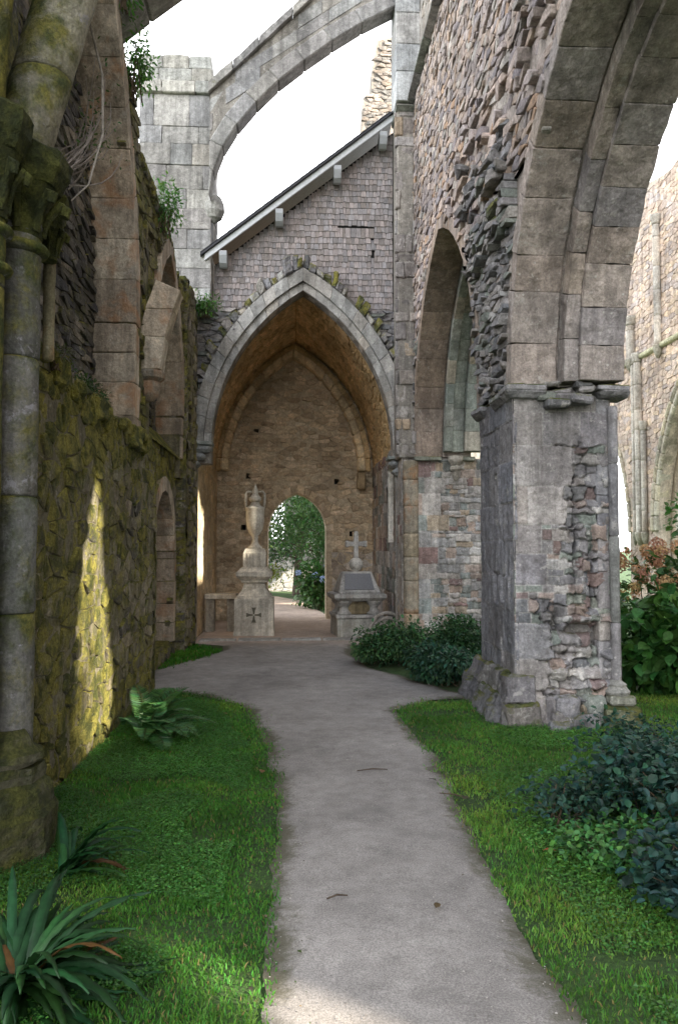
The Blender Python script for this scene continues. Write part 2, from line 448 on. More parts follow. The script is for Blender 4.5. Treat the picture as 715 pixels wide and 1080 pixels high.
def lathe(mb, c, prof, col, n=20, sq=False, rot=0):
    """prof: (radius, z); sq=True makes a square section (radius = half width)"""
    if sq: n = 4; rot += math.pi / 4
    vs = []; k = math.sqrt(2) if sq else 1
    for r, z in prof:
        for i in range(n):
            a = 2 * math.pi * i / n + rot
            vs.append((c[0] + r * k * math.cos(a), c[1] + r * k * math.sin(a), c[2] + z))
    K = len(prof)
    fs = [(j * n + i, j * n + (i + 1) % n, (j + 1) * n + (i + 1) % n, (j + 1) * n + i) for j in range(K - 1) for i in range(n)]
    fs += [tuple(range(n - 1, -1, -1)), tuple((K - 1) * n + i for i in range(n))]
    mb.add(vs, fs, col)

def coursed_shaft(mb, c, r, z0, z1, hs, pal, n=22, moss=0, rng=RNG, lean=(0, 0)):
    z = z0
    while z < z1 - .05:
        zz = min(z1, z + rng.uniform(*hs)); cc = (*pick(pal, rng), moss)
        f = (z - z0) / (z1 - z0); g = (zz - z0) / (z1 - z0)
        ca = (c[0] + lean[0] * f, c[1] + lean[1] * f, 0); k = r * rng.uniform(.985, 1.01)
        prof = [(k - .012, z), (k, z + .012)]
        m = 6
        for q in range(1, m): prof.append((k + rng.uniform(-.003, .003), z + (zz - z) * q / m))
        prof += [(k, zz - .012), (k - .012, zz)]
        vs0 = len(mb.v); lathe(mb, (ca[0], ca[1], 0), prof, cc, n)
        for i in range(vs0, len(mb.v)):
            p = mb.v[i]; s = (p[2] - z) / max(zz - z, .01)
            mb.v[i] = (p[0] + lean[0] * (g - f) * s, p[1] + lean[1] * (g - f) * s, p[2])
        z = zz

# ------------------------------------------------------------------ foliage helpers (numpy)
LEAF = np.array([(0, 0, 0), (.3, .42, .07), (.3, 0, 0), (.3, -.42, .07), (.68, .36, .05), (.68, 0, -.02), (.68, -.36, .05), (1, 0, -.10)])
LEAFF = [(0, 2, 1), (0, 3, 2), (1, 2, 5, 4), (2, 3, 6, 5), (4, 5, 7), (5, 6, 7)]
DIA = np.array([(0, 0, 0), (.5, .5, .08), (1, 0, -.05), (.5, -.5, .08)]); DIAF = [(0, 2, 1), (0, 3, 2)]
BROAD = np.array([(0, 0, 0), (.12, .30, .06), (.15, 0, 0), (.12, -.30, .06), (.45, .5, .09), (.45, 0, .01), (.45, -.5, .09), (.75, .36, .03), (.78, 0, -.04), (.75, -.36, .03), (1, 0, -.16)])
BROADF = [(0, 2, 1), (0, 3, 2), (1, 2, 5, 4), (2, 3, 6, 5), (4, 5, 8, 7), (5, 6, 9, 8), (7, 8, 10), (8, 9, 10)]

def leaf_arrays(P, D, U, L, W, tmpl):
    D = D / (np.linalg.norm(D, axis=1, keepdims=True) + 1e-9)
    S = np.cross(U, D); S /= (np.linalg.norm(S, axis=1, keepdims=True) + 1e-9); N = np.cross(D, S)
    T = tmpl
    V = P[:, None, :] + D[:, None, :] * (T[None, :, 0:1] * L[:, None, None]) + S[:, None, :] * (T[None, :, 1:2] * W[:, None, None]) + N[:, None, :] * (T[None, :, 2:3] * L[:, None, None])
    return V.reshape(-1, 3)

def leaf_obj(name, P, D, U, L, W, C, mat, parent=None, kind='leaf', smooth=False, origin=None, extra=None):
    tm, tf = {'leaf': (LEAF, LEAFF), 'dia': (DIA, DIAF), 'broad': (BROAD, BROADF)}[kind]
    P = np.asarray(P, float); n = len(P)
    V = leaf_arrays(P, np.asarray(D, float), np.asarray(U, float), np.asarray(L, float), np.asarray(W, float), tm)
    k = len(tm); F = [tuple(i * k + q for q in f) for i in range(n) for f in tf]
    C = np.concatenate([np.asarray(C, float), np.zeros((n, 1))], axis=1); CC = np.repeat(C, len(tf), axis=0)
    return mesh_obj(name, V, F, CC, mat, parent, smooth, origin)

def greens(n, base, var=.35, warm=.25):
    k = 1 + NP.uniform(-var, var, (n, 1)); c = np.array(base)[None, :] * k
    c[:, 0] *= 1 + NP.uniform(-warm, warm * 1.6, n); c[:, 2] *= 1 + NP.uniform(-.3, .3, n)
    return np.clip(c, .003, .9)

def bush(name, label, cat, c, rad, nleaf, ll, base, mat='leaf', kind='leaf', group=None, stems=14, shell=.45, wid=.5, lobes=7, droop=.2, var=.35, rand=.55, flat=1.0):
    """shrub: stems fanning from the base and leaves gathered in uneven clumps round their ends"""
    t = thing(name, label, cat, c, group)
    cx, cy, cz = c; rx, ry, rz = rad
    lob = []
    for i in range(lobes):
        a = RNG.uniform(0, 2 * math.pi); q = RNG.uniform(.15, .62)
        lob.append((math.cos(a) * q * rx, math.sin(a) * q * ry, RNG.uniform(.35, .85) * rz, RNG.uniform(.33, .55)))
    lob.append((0, 0, rz * .5, .6))
    per = nleaf // len(lob); Ps = []; Ds = []
    for lx, ly, lz, s in lob:
        d = NP.normal(size=(per, 3)); d /= np.linalg.norm(d, axis=1, keepdims=True)
        r = NP.uniform(shell, 1, (per, 1)) ** .6 * (1 + .25 * np.array([noise.noise(Vector(q) * 3 + Vector((lx * 9, ly * 9, lz * 9))) for q in d])[:, None])
        p = d * r * np.array([rx * s, ry * s, rz * s * .9]) + np.array([lx, ly, lz])
        Ps.append(p); Ds.append(d)
    P = np.concatenate(Ps); D = np.concatenate(Ds)
    k = P[:, 2] > .01; P = P[k]; D = D[k]; n = len(P)
    D = D * flat + NP.normal(size=(n, 3)) * rand; D[:, 2] = D[:, 2] * min(1, flat + .3) - droop
    U = np.tile(np.array([0, 0, 1.0]), (n, 1)) + NP.normal(size=(n, 3)) * .35
    L = ll * NP.uniform(.6, 1.25, n)
    leaf_obj('leaves', P + np.array(c), D, U, L, L * wid * NP.uniform(.8, 1.2, n), greens(n, base, var), mat, t, kind)
    mb = MB()
    for i in range(stems):
        l = RNG.choice(lob); b = (cx + RNG.uniform(-.25, .25) * rx, cy + RNG.uniform(-.25, .25) * ry, cz - .02)
        e = (cx + l[0] + RNG.uniform(-.3, .3) * rx * l[3], cy + l[1] + RNG.uniform(-.3, .3) * ry * l[3], cz + l[2] + RNG.uniform(0, .5) * rz * l[3])
        m_ = tuple((b[q] + e[q]) / 2 + RNG.uniform(-.1, .1) * rx for q in (0, 1)) + ((b[2] + e[2]) / 2,)
        r0 = RNG.uniform(.006, .014) * max(.6, rz)
        tube(mb, [b, m_, e], [r0, r0 * .7, r0 * .35], (.09, .065, .04), 5)
    mb.build('stems', 'bark', t)
    return t

def in_poly(poly, x, y):
    c = False; j = len(poly) - 1
    for i in range(len(poly)):
        if (poly[i][1] > y) != (poly[j][1] > y) and x < (poly[j][0] - poly[i][0]) * (y - poly[i][1]) / (poly[j][1] - poly[i][1]) + poly[i][0]: c = not c
        j = i
    return c

def in_poly_np(poly, X, Y):
    c = np.zeros(len(X), bool); j = len(poly) - 1
    for i in range(len(poly)):
        a, b = poly[i], poly[j]
        m = ((a[1] > Y) != (b[1] > Y)) & (X < (b[0] - a[0]) * (Y - a[1]) / (b[1] - a[1] + 1e-12) + a[0])
        c ^= m; j = i
    return c

# ------------------------------------------------------------------ world, sun, camera
# direction towards the sun: low, from the right and a little behind the camera
SUN = Vector((1, -.62, .55)).normalized()
def world():
    w = bpy.data.worlds.new('World'); SC.world = w; w.use_nodes = True; nt = w.node_tree; nt.nodes.clear(); g = G(nt)
    sky = g.n('ShaderNodeTexSky', sky_type='NISHITA', sun_disc=False)
    sky.sun_elevation = math.asin(SUN.z); sky.sun_rotation = math.atan2(SUN.x, SUN.y)
    sky.dust_density = 2.0; sky.ozone_density = 1.4
    tc = g.n('ShaderNodeTexCoord'); vec = tc.outputs['Generated']
    sep = g.n('ShaderNodeSeparateXYZ'); g.link(vec, sep.inputs[0])
    cl = g.noise(vec, 2.2, 6, .6, .4)
    low = g.ramp(sep.outputs[2], .97, .55)
    f = g.math('MULTIPLY', low, g.ramp(cl, .22, .42, .72, 1.0))
    c = g.mix(f, sky.outputs[0], (12.0, 12.2, 12.6))
    b = g.n('ShaderNodeBackground'); g.link(c, b.inputs[0]); b.inputs[1].default_value = .11
    o = g.n('ShaderNodeOutputWorld'); g.link(b.outputs[0], o.inputs[0])
world()
sl = bpy.data.lights.new('sun', 'SUN'); sl.energy = 4.6; sl.angle = R(.8); sl.color = (1, .90, .74)
so = bpy.data.objects.new('sun', sl); COL.objects.link(so); so.rotation_euler = SUN.to_track_quat('Z', 'Y').to_euler(); so.location = (12, -6, 14)

cam = bpy.data.cameras.new('camera'); co = bpy.data.objects.new('camera', cam); COL.objects.link(co)
co.location = (0, 0, 1.6); co.rotation_euler = (R(90 + 2.6), 0, R(-3.3))
cam.sensor_fit = 'VERTICAL'; cam.sensor_height = 23.6; cam.sensor_width = 23.6; cam.lens = 18; cam.clip_end = 800; cam.clip_start = .05
SC.camera = co
SC.view_settings.view_transform = 'Standard'; SC.view_settings.look = 'None'; SC.view_settings.gamma = 1
SC.view_settings.exposure = 1.95
SC.cycles.max_bounces = 14; SC.cycles.diffuse_bounces = 9

# palettes (linear albedo)
P_PIER = [(4, (.27, .258, .262)), (3, (.245, .235, .245)), (2, (.285, .265, .25)), (1, (.25, .255, .245))]
P_ARCHN = [(3, (.315, .268, .238)), (2, (.285, .25, .232)), (1, (.33, .28, .24)), (1, (.28, .26, .262))]
P_RUB = [(3, (.40, .325, .285)), (3, (.345, .295, .28)), (1.2, (.24, .21, .215)), (1.6, (.40, .31, .25)), (1.2, (.40, .365, .33)), (.35, (.38, .26, .18))]
P_CORE = [(3, (.23, .22, .225)), (2, (.28, .26, .25)), (1, (.17, .17, .175)), (1, (.21, .225, .20))]
P_LEFT = [(3, (.185, .165, .11)), (2, (.23, .20, .14)), (1, (.11, .10, .09)), (1, (.29, .25, .195))]
P_SLATE = [(3, (.125, .115, .105)), (2, (.09, .085, .09)), (1, (.17, .15, .13))]
P_DRESS = [(3, (.41, .345, .27)), (2, (.36, .30, .235)), (1, (.46, .39, .31))]
P_PALE = [(3, (.37, .355, .33)), (2, (.33, .32, .30)), (1, (.40, .37, .33))]
P_OCHRE = [(3, (.62, .45, .245)), (2, (.65, .48, .27)), (1, (.54, .39, .21))]
P_REAR = [(3, (.52, .41, .28)), (2, (.45, .35, .24)), (1, (.58, .47, .34))]
P_PATCH = [(3, (.46, .435, .41)), (2, (.33, .32, .31)), (2, (.36, .29, .245)), (1.5, (.24, .26, .245)), (1, (.24, .17, .16)), (1, (.40, .33, .25))]
P_BRIGHT = [(3, (.56, .46, .38)), (2, (.50, .41, .35)), (1, (.62, .50, .38)), (1, (.46, .40, .37))]
P_BUTT = [(3, (.30, .29, .275)), (2, (.26, .25, .245)), (1, (.34, .32, .29))]
MORT = (.24, .22, .195)

# ------------------------------------------------------------------ ground and path
PATH_L = [(-.05, .5), (-.06, 2.4), (-.12, 3.0), (-.10, 3.7), (-.09, 4.9), (-.20, 6.4), (-.52, 8.1), (-.97, 8.65), (-1.5, 8.98), (-1.85, 9.1), (-1.85, 10.45), (-1.12, 12.3), (-1.15, 13.0), (-1.75, 13.35), (-1.75, 17.4), (-.9, 17.6), (-.9, 24), (-3, 27)]
PATH_R = [(1.02, .5), (1.0, 2.6), (.95, 3.2), (1.0, 4.2), (1.10, 6.0), (1.0, 7.7), (1.45, 8.25), (1.95, 8.35), (1.5, 9.4), (1.0, 10.6), (.85, 11.8), (.95, 12.9), (1.75, 13.3), (1.75, 17.4), (.9, 17.6), (.7, 19.5), (.2, 24), (-1, 27)]
def wob(p, a=.05):
    q = noise.noise_vector(Vector((p[0] * 2.3, p[1] * 2.3, 3))) * a + noise.noise_vector(Vector((p[0] * 9, p[1] * 9, 8))) * a * .5
    return (p[0] + q.x, p[1] + q.y)
def resample(pl, st):
    out = [pl[0]]
    for a, b in zip(pl, pl[1:]):
        d = math.hypot(b[0] - a[0], b[1] - a[1]); n = max(1, int(d / st))
        for i in range(1, n + 1): out.append((a[0] + (b[0] - a[0]) * i / n, a[1] + (b[1] - a[1]) * i / n))
    return out
PATH = [wob(p) for p in resample(PATH_L, .12)] + [wob(p) for p in reversed(resample(PATH_R, .12))]

mb = MB(); g_n = 40
xs = [-300, -80, -30, -12] + [-6 + i * .5 for i in range(33)] + [14, 30, 80, 300]; ys = [-300, -60, -20, -6] + [-2 + i * .5 for i in range(60)] + [32, 45, 90, 300]
vs = [(x, y, -.022 + (noise.noise(Vector((x, y, 0)) * .8) * .006 if abs(x) < 14 and -6 < y < 30 else -.01)) for y in ys for x in xs]
nx = len(xs); fs = [(j * nx + i, j * nx + i + 1, (j + 1) * nx + i + 1, (j + 1) * nx + i) for j in range(len(ys) - 1) for i in range(nx - 1)]
mb.add(vs, fs, (.05, .06, .02)); tag(mb.build('ground', 'ground'), kind='structure')

def path_sheet():
    mb = MB(); tris = tessellate_polygon([[Vector((p[0], p[1], 0)) for p in PATH]])
    bm = bmesh.new(); V = [bm.verts.new((p[0], p[1], 0)) for p in PATH]
    for t in tris:
        try: bm.faces.new([V[i] for i in t])
        except ValueError: pass
    # regular cuts give an even grid to carry small undulations
    for ax, lo, hi, st in ((1, .6, 27, .16), (0, -3, 2.2, .16)):
        q = lo
        while q < hi:
            co_ = (0, q, 0) if ax == 1 else (q, 0, 0); no = (0, 1, 0) if ax == 1 else (1, 0, 0)
            bmesh.ops.bisect_plane(bm, geom=bm.verts[:] + bm.edges[:] + bm.faces[:], plane_co=co_, plane_no=no); q += st
    bedge = np.array(PATH)
    vs = [tuple(v.co) for v in bm.verts]; bm.verts.index_update()
    dist = []
    A = bedge; B = np.roll(bedge, -1, axis=0); AB = B - A; L2 = (AB ** 2).sum(1) + 1e-12
    for v in vs:
        p = np.array(v[:2]); t = np.clip(((p - A) * AB).sum(1) / L2, 0, 1); dist.append(np.sqrt((((A + AB * t[:, None]) - p) ** 2).sum(1).min()))
    vs = [(p[0], p[1], -.012 + .022 * min(1, d_ / .18) + (noise.noise(Vector((p[0], p[1], 0)) * 1.7) * .008 + noise.noise(Vector((p[0], p[1], 5)) * 6) * .003) * min(1, d_ / .1)) for p, d_ in zip(vs, dist)]
    fs = []; cs = []; lc = []
    me_cols = []
    for f in bm.faces:
        fs.append(tuple(v.index for v in f.verts)); y = f.calc_center_median().y
        k = min(1, max(0, (y - 12.6) / 1.2)); a = (.292, .270, .250); b = (.42, .33, .265)
        base = tuple(a[i] * (1 - k) + b[i] * k for i in range(3))
        for v in f.verts: me_cols.append((*base, max(0, 1 - dist[v.index] / .26) * (.80 + .5 * noise.noise(Vector((v.co.x * 2, v.co.y * 2, 1)))) if y < 13 else 0))
    bm.free()
    me = bpy.data.meshes.new('path'); me.from_pydata(vs, [], fs)
    ca = me.color_attributes.new('Col', 'FLOAT_COLOR', 'CORNER'); ca.data.foreach_set('color', np.array(me_cols, dtype=np.float32).ravel())
    me.polygons.foreach_set('use_smooth', np.ones(len(fs), bool)); me.materials.append(M['path'])
    o = bpy.data.objects.new('path', me); COL.objects.link(o); tag(o, kind='structure')
path_sheet()
mb = MB()
for i, x in enumerate((-1.6, -.95, -.2, .5, 1.15)):
    box(mb, x, x + (.62, .72, .67, .62, .5)[i], 13.42, 13.72, -.05, .034, pick(P_PALE, RNG), .012, .006)
tag(mb.build('threshold', 'pale', origin=(0, 13.5, 0)), 'worn pale stone threshold across the path at the vaulted bay', 'threshold')

# ------------------------------------------------------------------ right: pier
PX0, PX1, PY0, PY1, PZ = 2.03, 2.93, 7.10, 8.42, 3.07
def right_pier():
    t = thing('stone_pier', 'massive battered grey stone pier with broken face beside the path', 'pier', (2.48, 7.76, 0))
    rng = random.Random(3)
    mb = MB(); box(mb, PX0 + .16, PX1 - .02, PY0 + .16, PY1 - .02, -.1, PZ, (.24, .225, .21, .1), .02); pass; mb.build('core', 'pier', t)
    # front face: sound blocks at the left and top, a robbed-out scar of small stones and a hollow near the foot
    def zone(u, v):
        e = .13 * noise.noise(Vector((u * 3, v * 3.4, 1)))
        k1 = max(0, 1 - max(0, abs(u - 2.67 - e) - .17) / .08) * max(0, min(1, (v - .8) / .1, (2.72 - v) / .12)); k2 = min(1, max(0, (u - 2.20 + e) / .08)) * min(1, max(0, (1.12 + e - v) / .08))
        return max(min(k1, 1), k2)
    def hollow(u, v):
        d = lambda a, b, ru, rv: math.exp(-((u - a) / ru) ** 2 - ((v - b) / rv) ** 2)
        n = noise.fractal(Vector((u * 6, v * 9, 3)), 1.0, 2.0, 4)
        h = -.34 * d(2.66, .84, .13, .05) - .26 * d(2.82, .75, .07, .06) - .16 * d(2.42, .90, .04, .11) - .12 * d(2.6, 1.55, .014, .35) - .10 * d(2.74, 1.3, .012, .2) - .12 * d(2.5, .62, .10, .02)
        h += .09 * d(2.42, .50, .12, .09) + .06 * d(2.72, .30, .2, .12) + .03 * d(2.58, 1.05, .12, .04)
        if v < 1.0 and u > 2.25: h += n * .045 * min(1, (u - 2.25) / .1) * min(1, (1.0 - v) / .1)
        return h
    bl = split_blocks((PX0, PX1 + .02, .0, PZ), (.26, .42), (.30, .5), rng, lambda u, v: zone(u, v) > .5)
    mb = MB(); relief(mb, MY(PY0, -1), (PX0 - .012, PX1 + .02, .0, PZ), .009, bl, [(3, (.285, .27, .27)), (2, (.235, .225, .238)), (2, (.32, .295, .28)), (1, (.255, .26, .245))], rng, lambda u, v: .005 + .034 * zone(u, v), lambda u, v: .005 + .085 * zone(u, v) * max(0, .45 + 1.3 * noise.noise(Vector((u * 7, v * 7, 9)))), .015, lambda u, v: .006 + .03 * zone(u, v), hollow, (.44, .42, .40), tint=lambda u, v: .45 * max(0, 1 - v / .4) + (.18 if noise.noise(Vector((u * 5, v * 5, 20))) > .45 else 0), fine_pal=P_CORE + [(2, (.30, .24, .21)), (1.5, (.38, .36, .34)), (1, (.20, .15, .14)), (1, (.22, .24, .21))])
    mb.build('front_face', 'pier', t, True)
    def scar(u, v):
        d = lambda a, b, ru, rv: max(0, 1 - max(abs(u - a) / ru, abs(v - b) / rv) ** 6)
        return -.10 * d(7.52, 1.20, .07, .13) - .035 * d(7.78, 1.2, .10, .16) + .02 * d(7.62, 2.05, .035, .32) - .03 * d(7.74, 2.05, .05, .3) - .03 * d(7.55, .62, .04, .14)
    bl = split_blocks((PY0, PY1, .0, PZ), (.28, .42), (.42, .75), rng)
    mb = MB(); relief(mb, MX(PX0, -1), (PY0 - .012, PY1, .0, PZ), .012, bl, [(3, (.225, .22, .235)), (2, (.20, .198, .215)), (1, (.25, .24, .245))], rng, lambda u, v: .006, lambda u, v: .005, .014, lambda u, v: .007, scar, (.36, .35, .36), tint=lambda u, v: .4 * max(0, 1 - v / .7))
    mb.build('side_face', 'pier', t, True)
    mb = MB()  # back and far faces
    ashlar(mb, MX(PX1, 1), (PY0, PY1, 0, PZ), (.28, .4), (.4, .7), lambda u, v: True, P_PIER, (-.01, .01), .12, .008, .002, .005, None, rng)
    ashlar(mb, MY(PY1, 1), (PX0, PX1, 0, PZ), (.28, .4), (.3, .5), lambda u, v: True, P_PIER, (-.01, .01), .12, .008, .002, .005, None, rng)
    mb.build('rear_blocks', 'pier', t)
    # plinth
    mb = MB()
    for (x0, x1, y0, y1, z0, z1, ms, ix, iy) in ((1.86, 2.03, 6.98, 7.22, -.05, .24, .4, .06, .05), (1.90, 2.24, 6.90, 7.2, -.05, .22, .45, .0, .07), (1.80, 2.05, 7.23, 7.9, -.05, .25, .35, .08, 0), (1.82, 2.05, 7.91, 8.55, -.05, .26, .35, .09, 0), (1.91, 2.20, 7.0, 7.45, .20, .42, .25, .06, .06), (1.89, 2.06, 7.46, 8.0, .22, .43, .2, .07, 0), (1.90, 2.05, 8.01, 8.5, .22, .42, .2, .07, 0)):
        c_ = (*[q * .7 for q in pick(P_PIER, rng)], ms)
        block8(mb, [(x0, y0, z0), (x1, y0, z0), (x1, y1 - .004, z0), (x0, y1 - .004, z0), (x0 + ix, y0 + iy, z1), (x1, y0 + iy, z1), (x1, y1 - .004, z1), (x0 + ix, y1 - .004, z1)], c_, .02, .02, rng)
    sub(mb, 3, .045, 5); mb.build('plinth', 'pier', t)
    # fallen foot stones
    mb = MB()
    for k in range(16):
        x = rng.uniform(2.2, 2.75); y = rng.uniform(6.82, 7.12); s = rng.uniform(.05, .13)
        box(mb, x - s, x + s * 1.2, y - s * .7, y + s * .7, -.03, rng.uniform(.03, .16) + (.12 if y > 7 else 0), (*pick(P_CORE + [(2, (.26, .22, .16))], rng), .15), .03, .03, rng)
    sub(mb, 2, .02, 9); mb.build('loose_stones', 'pier', t)
    # colonnette with base and capital on the nave corner
    mb = MB(); coursed_shaft(mb, (2.955, 7.075), .047, .36, PZ - .12, (.5, .8), P_PIER, 14, 0, rng)
    cl = mb.build('colonnette', 'pier', t, True)
    mb = MB(); box(mb, 2.80, 3.12, 6.90, 7.22, -.05, .17, (.22, .22, .15, .75), .02, .008); box(mb, 2.85, 3.09, 6.95, 7.19, .17, .26, (.24, .24, .2, .3), .02, .006)
    lathe(mb, (2.955, 7.075, 0), [(.115, .26), (.125, .285), (.10, .31), (.085, .33), (.09, .35), (.06, .37), (.046, .39)], (.25, .245, .22, .1), 16)
    sub(mb, 2, .006, 9); mb.build('colonnette_base', 'pier', t).parent = cl
    # broken impost moulding
    mb = MB()
    def mould(x0, x1, y0, y1):
        mb = MB(); c = (*pick(P_PIER, rng), .15); c2 = (*pick(P_PIER, rng), .55)
        block8(mb, [(x0 + .05, y0 + .06, PZ - .09), (x1, y0 + .06, PZ - .09), (x1, y1, PZ - .09), (x0 + .05, y1, PZ - .09), (x0, y0, PZ - .03), (x1, y0, PZ - .03), (x1, y1, PZ - .03), (x0, y1, PZ - .03)], c, .008, .006, rng)
        box(mb, x0 - .005, x1 + .003, y0 - .005, y1, PZ - .028, PZ + .03, c2, .012, .006, rng); sub(mb, 3, .012, 9); mb.build('impost', 'pier', t)
    mould(1.95, 2.30, 6.98, 7.3); mould(1.97, 2.1, 7.34, 7.75); mould(1.96, 2.1, 8.1, 8.5); mould(2.78, 3.08, 6.95, 7.25); mb = MB()
    for k in range(9):
        x = rng.uniform(2.34, 2.72); z = PZ + rng.uniform(-.14, .03); s = rng.uniform(.05, .1)
        box(mb, x - s * 1.3, x + s * 1.3, 6.93 + rng.uniform(0, .1), 7.2, z - s * .45, z + s * .45, (*pick(P_CORE, rng), .3), .02, .02, rng)
    sub(mb, 3, .014, 9); mb.build('broken_impost', 'pier', t)

def sub(mb, cuts, amp, scale):
    """subdivide everything gathered so far and wear it with noise"""
    bm = bmesh.new(); V = [bm.verts.new(v) for v in mb.v]
    lay = bm.faces.layers.int.new('i')
    for i, f in enumerate(mb.f):
        try: q = bm.faces.new([V[k] for k in f]); q[lay] = i
        except ValueError: pass
    lim = {3: .06, 2: .06, 1: .05}[cuts]
    for _ in range(cuts):
        es = [e for e in bm.edges if e.calc_length() > lim]
        if not es: break
        bmesh.ops.subdivide_edges(bm, edges=es, cuts=1, use_grid_fill=True)
    bm.normal_update()
    for v in bm.verts:
        p = v.co; d = noise.fractal(p * scale, 1.0, 2.0, 3) * amp
        q = noise.noise_vector(p * scale * .6) * amp * .6
        v.co = p + v.normal * d + q
    bm.verts.index_update(); c = mb.c
    mb.v = [tuple(v.co) for v in bm.verts]; mb.f = [tuple(v.index for v in f.verts) for f in bm.faces]; mb.c = [c[f[lay]] for f in bm.faces]
    bm.free()
right_pier()

# ------------------------------------------------------------------ right: arcade wall with its arches
A1 = Arch(2.80, 7.10, PZ + .03, 2.62)      # the near arch
A2 = Arch(8.45, 12.95, 3.12, 2.95)         # the far arch
def arcade():
    t = thing('arcade_wall', 'tall purple slate rubble wall over two pointed arches on the right', 'ruined wall', (2.5, 7.8, 0))
    rng = random.Random(5); f = MX(2.03, -1)
    top = 9.2
    # core
    loop = [(-6, 3.1), (2.1, 3.1), (2.1, PZ + .035)] + [(u, v) for u, v in A1.line(.03)] + [(7.14, PZ + .035), (8.42, PZ + .035)] + [(u, v) for u, v in A2.line(.03)] + [(12.98, 3.12), (13.5, 3.12), (13.5, top), (-6, top)]
    mb = MB(); slab(mb, [loop], MX(2.045, -1), -.93, 0, (.37, .32, .285, 0)); mb.build('wall_core', 'rubble', t)
    mb = MB(); box(mb, 2.06, 2.95, 2.12, 2.80, -.1, PZ + .05, (.25, .24, .23, 0), .02); box(mb, 2.06, 2.95, -3.2, -1.8, -.1, PZ + .05, (.25, .24, .23, 0), .02); mb.build('near_pier', 'pier', t)
    # rubble facing
    ring = .10
    def ins(u, v): return not A1.inside(u, v, .115) and not A2.inside(u, v, .125) and u < 13.2
    def dp(u, v, r):
        k = math.exp(-((u - 8.6) / 1.5) ** 2 - ((v - 5.75) / .8) ** 2) + .8 * math.exp(-((u - 6.2) / .8) ** 2 - ((v - 6.1) / .5) ** 2)
        return k * r.uniform(-.10, .10)
    mb = MB()
    rubble(mb, f, (4.6, 13.2, 6.2, top - .02), (.17, .072), ins, P_RUB, (-.010, .020), .004, None, rng, .3, .46, .008, .1, dp)
    rubble(mb, f, (3.5, 13.2, 5.0, 6.25), (.19, .08), ins, P_RUB, (-.012, .03), .004, None, rng, .3, .46, .009, .1, dp)
    def ins2(u, v):
        return ins(u, v)
    rubble(mb, MX(2.02, -1), (6.95, 8.62, PZ + .05, 5.05), (.17, .058), ins2, P_CORE + [(1, (.33, .31, .29))], (-.02, .04), .004, lambda u, v: .25 if v > 4.4 else .0, rng, .25, .46, .008, .1, lambda u, v, r: .06 * noise.noise(Vector((u * 3, v * 2, 0))) + r.uniform(-.02, .03) + (.07 if v > 4.6 else 0))
    rubble(mb, MX(2.02, -1), (12.6, 13.2, 3.2, 5.1), (.22, .10), ins2, P_CORE, (-.02, .04), .008, lambda u, v: .2, rng)
    mb.build('rubble_facing', 'rubble', t)
    # dark mossy ledge stones where the vault springer was torn away
    mb = MB()
    for k in range(34):
        u = rng.uniform(7.3, 8.9); v = 5.2 + abs(u - 7.9) * .55 + rng.uniform(-.25, .3); s = rng.uniform(.06, .17)
        if A1.inside(u, v, .15) or A2.inside(u, v, .1): continue
        mblock(mb, f, u - s * 1.2, u + s * 1.2, v - s * .35, v + s * .35, -.05, rng.uniform(.02, .14), (*pick(P_CORE + [(1, (.34, .25, .17))], rng), .3), .015, .05, rng)
    for u0_, u1_, v_, w_ in ((7.18, 7.52, 4.86, .13), (7.5, 7.85, 4.90, .10), (7.25, 7.6, 4.76, .09), (8.0, 8.3, 4.62, .08)): mblock(mb, f, u0_, u1_, v_, v_ + .085, -.05, w_, (.2, .2, .17, .8), .02, .02, rng)
    sub(mb, 2, .025, 8); mb.build('torn_springer', 'rubble', t)
    # two-order arches
    mb = MB(); A1.ring(mb, f, 0, .18, -.41, .022, 9, P_ARCHN, .007, .004, rng=rng); sub(mb, 3, .011, 7); mb.build('outer_arch_order', 'pier', t)
    inn = Arch(2.95, 6.95, PZ + .05, 2.42)
    mb = MB(); inn.ring(mb, f, 0, .25, -.56, -.43, 9, P_ARCHN, .0045, .003, rng=rng); inn.ring(mb, f, -.05, .2, -.97, -.562, 10, P_ARCHN, .0045, .003, rng=rng); sub(mb, 3, .011, 7); mb.build('inner_arch_order', 'pier', t)
    P2 = [(3, (.28, .215, .165)), (2, (.24, .19, .155)), (1, (.30, .25, .21))]
    mb = MB(); A2.ring(mb, f, 0, .18, -.45, .02, 10, P2, .005, .003, rng=rng); mb.build('outer_arch_order', 'arch', t)
    in2 = Arch(8.6, 12.80, 3.2, 2.72)
    P3 = [(3, (.24, .265, .235)), (2, (.29, .30, .265)), (1, (.34, .31, .25))]
    mb = MB(); in2.ring(mb, f, 0, .2, -.60, -.47, 10, P3, .005, .003, rng=rng); in2.ring(mb, f, .08, .22, -.80, -.602, 10, P3, .005, .003, rng=rng); in2.ring(mb, f, -.04, .2, -1.14, -.802, 10, P3, .005, .003, rng=rng); mb.build('inner_arch_order', 'arch', t)
    # string course and the smooth wall above it
    mb = MB(); u = -6
    while u < 13.2:
        l = rng.uniform(.5, .9); e = min(13.3, u + l)
        block8(mb, [f(u, top - .0, .0), f(e - .006, top, .0), f(e - .006, top + .16, -.2), f(u, top + .16, -.2), f(u, top + .03, .13), f(e - .006, top + .03, .13), f(e - .006, top + .10, .11), f(u, top + .10, .11)], (*pick(P_CORE, rng), .4), .01, .008, rng); u = e
    mb.build('string_course', 'rubble', t)
    mb = MB(); slab(mb, [[(-6, top + .02), (13.5, top + .02), (13.5, 14), (-6, 14)]], MX(2.14, -1), -.8, 0, (.36, .33, .30, 0)); mb.build('upper_wall', 'bright', t)
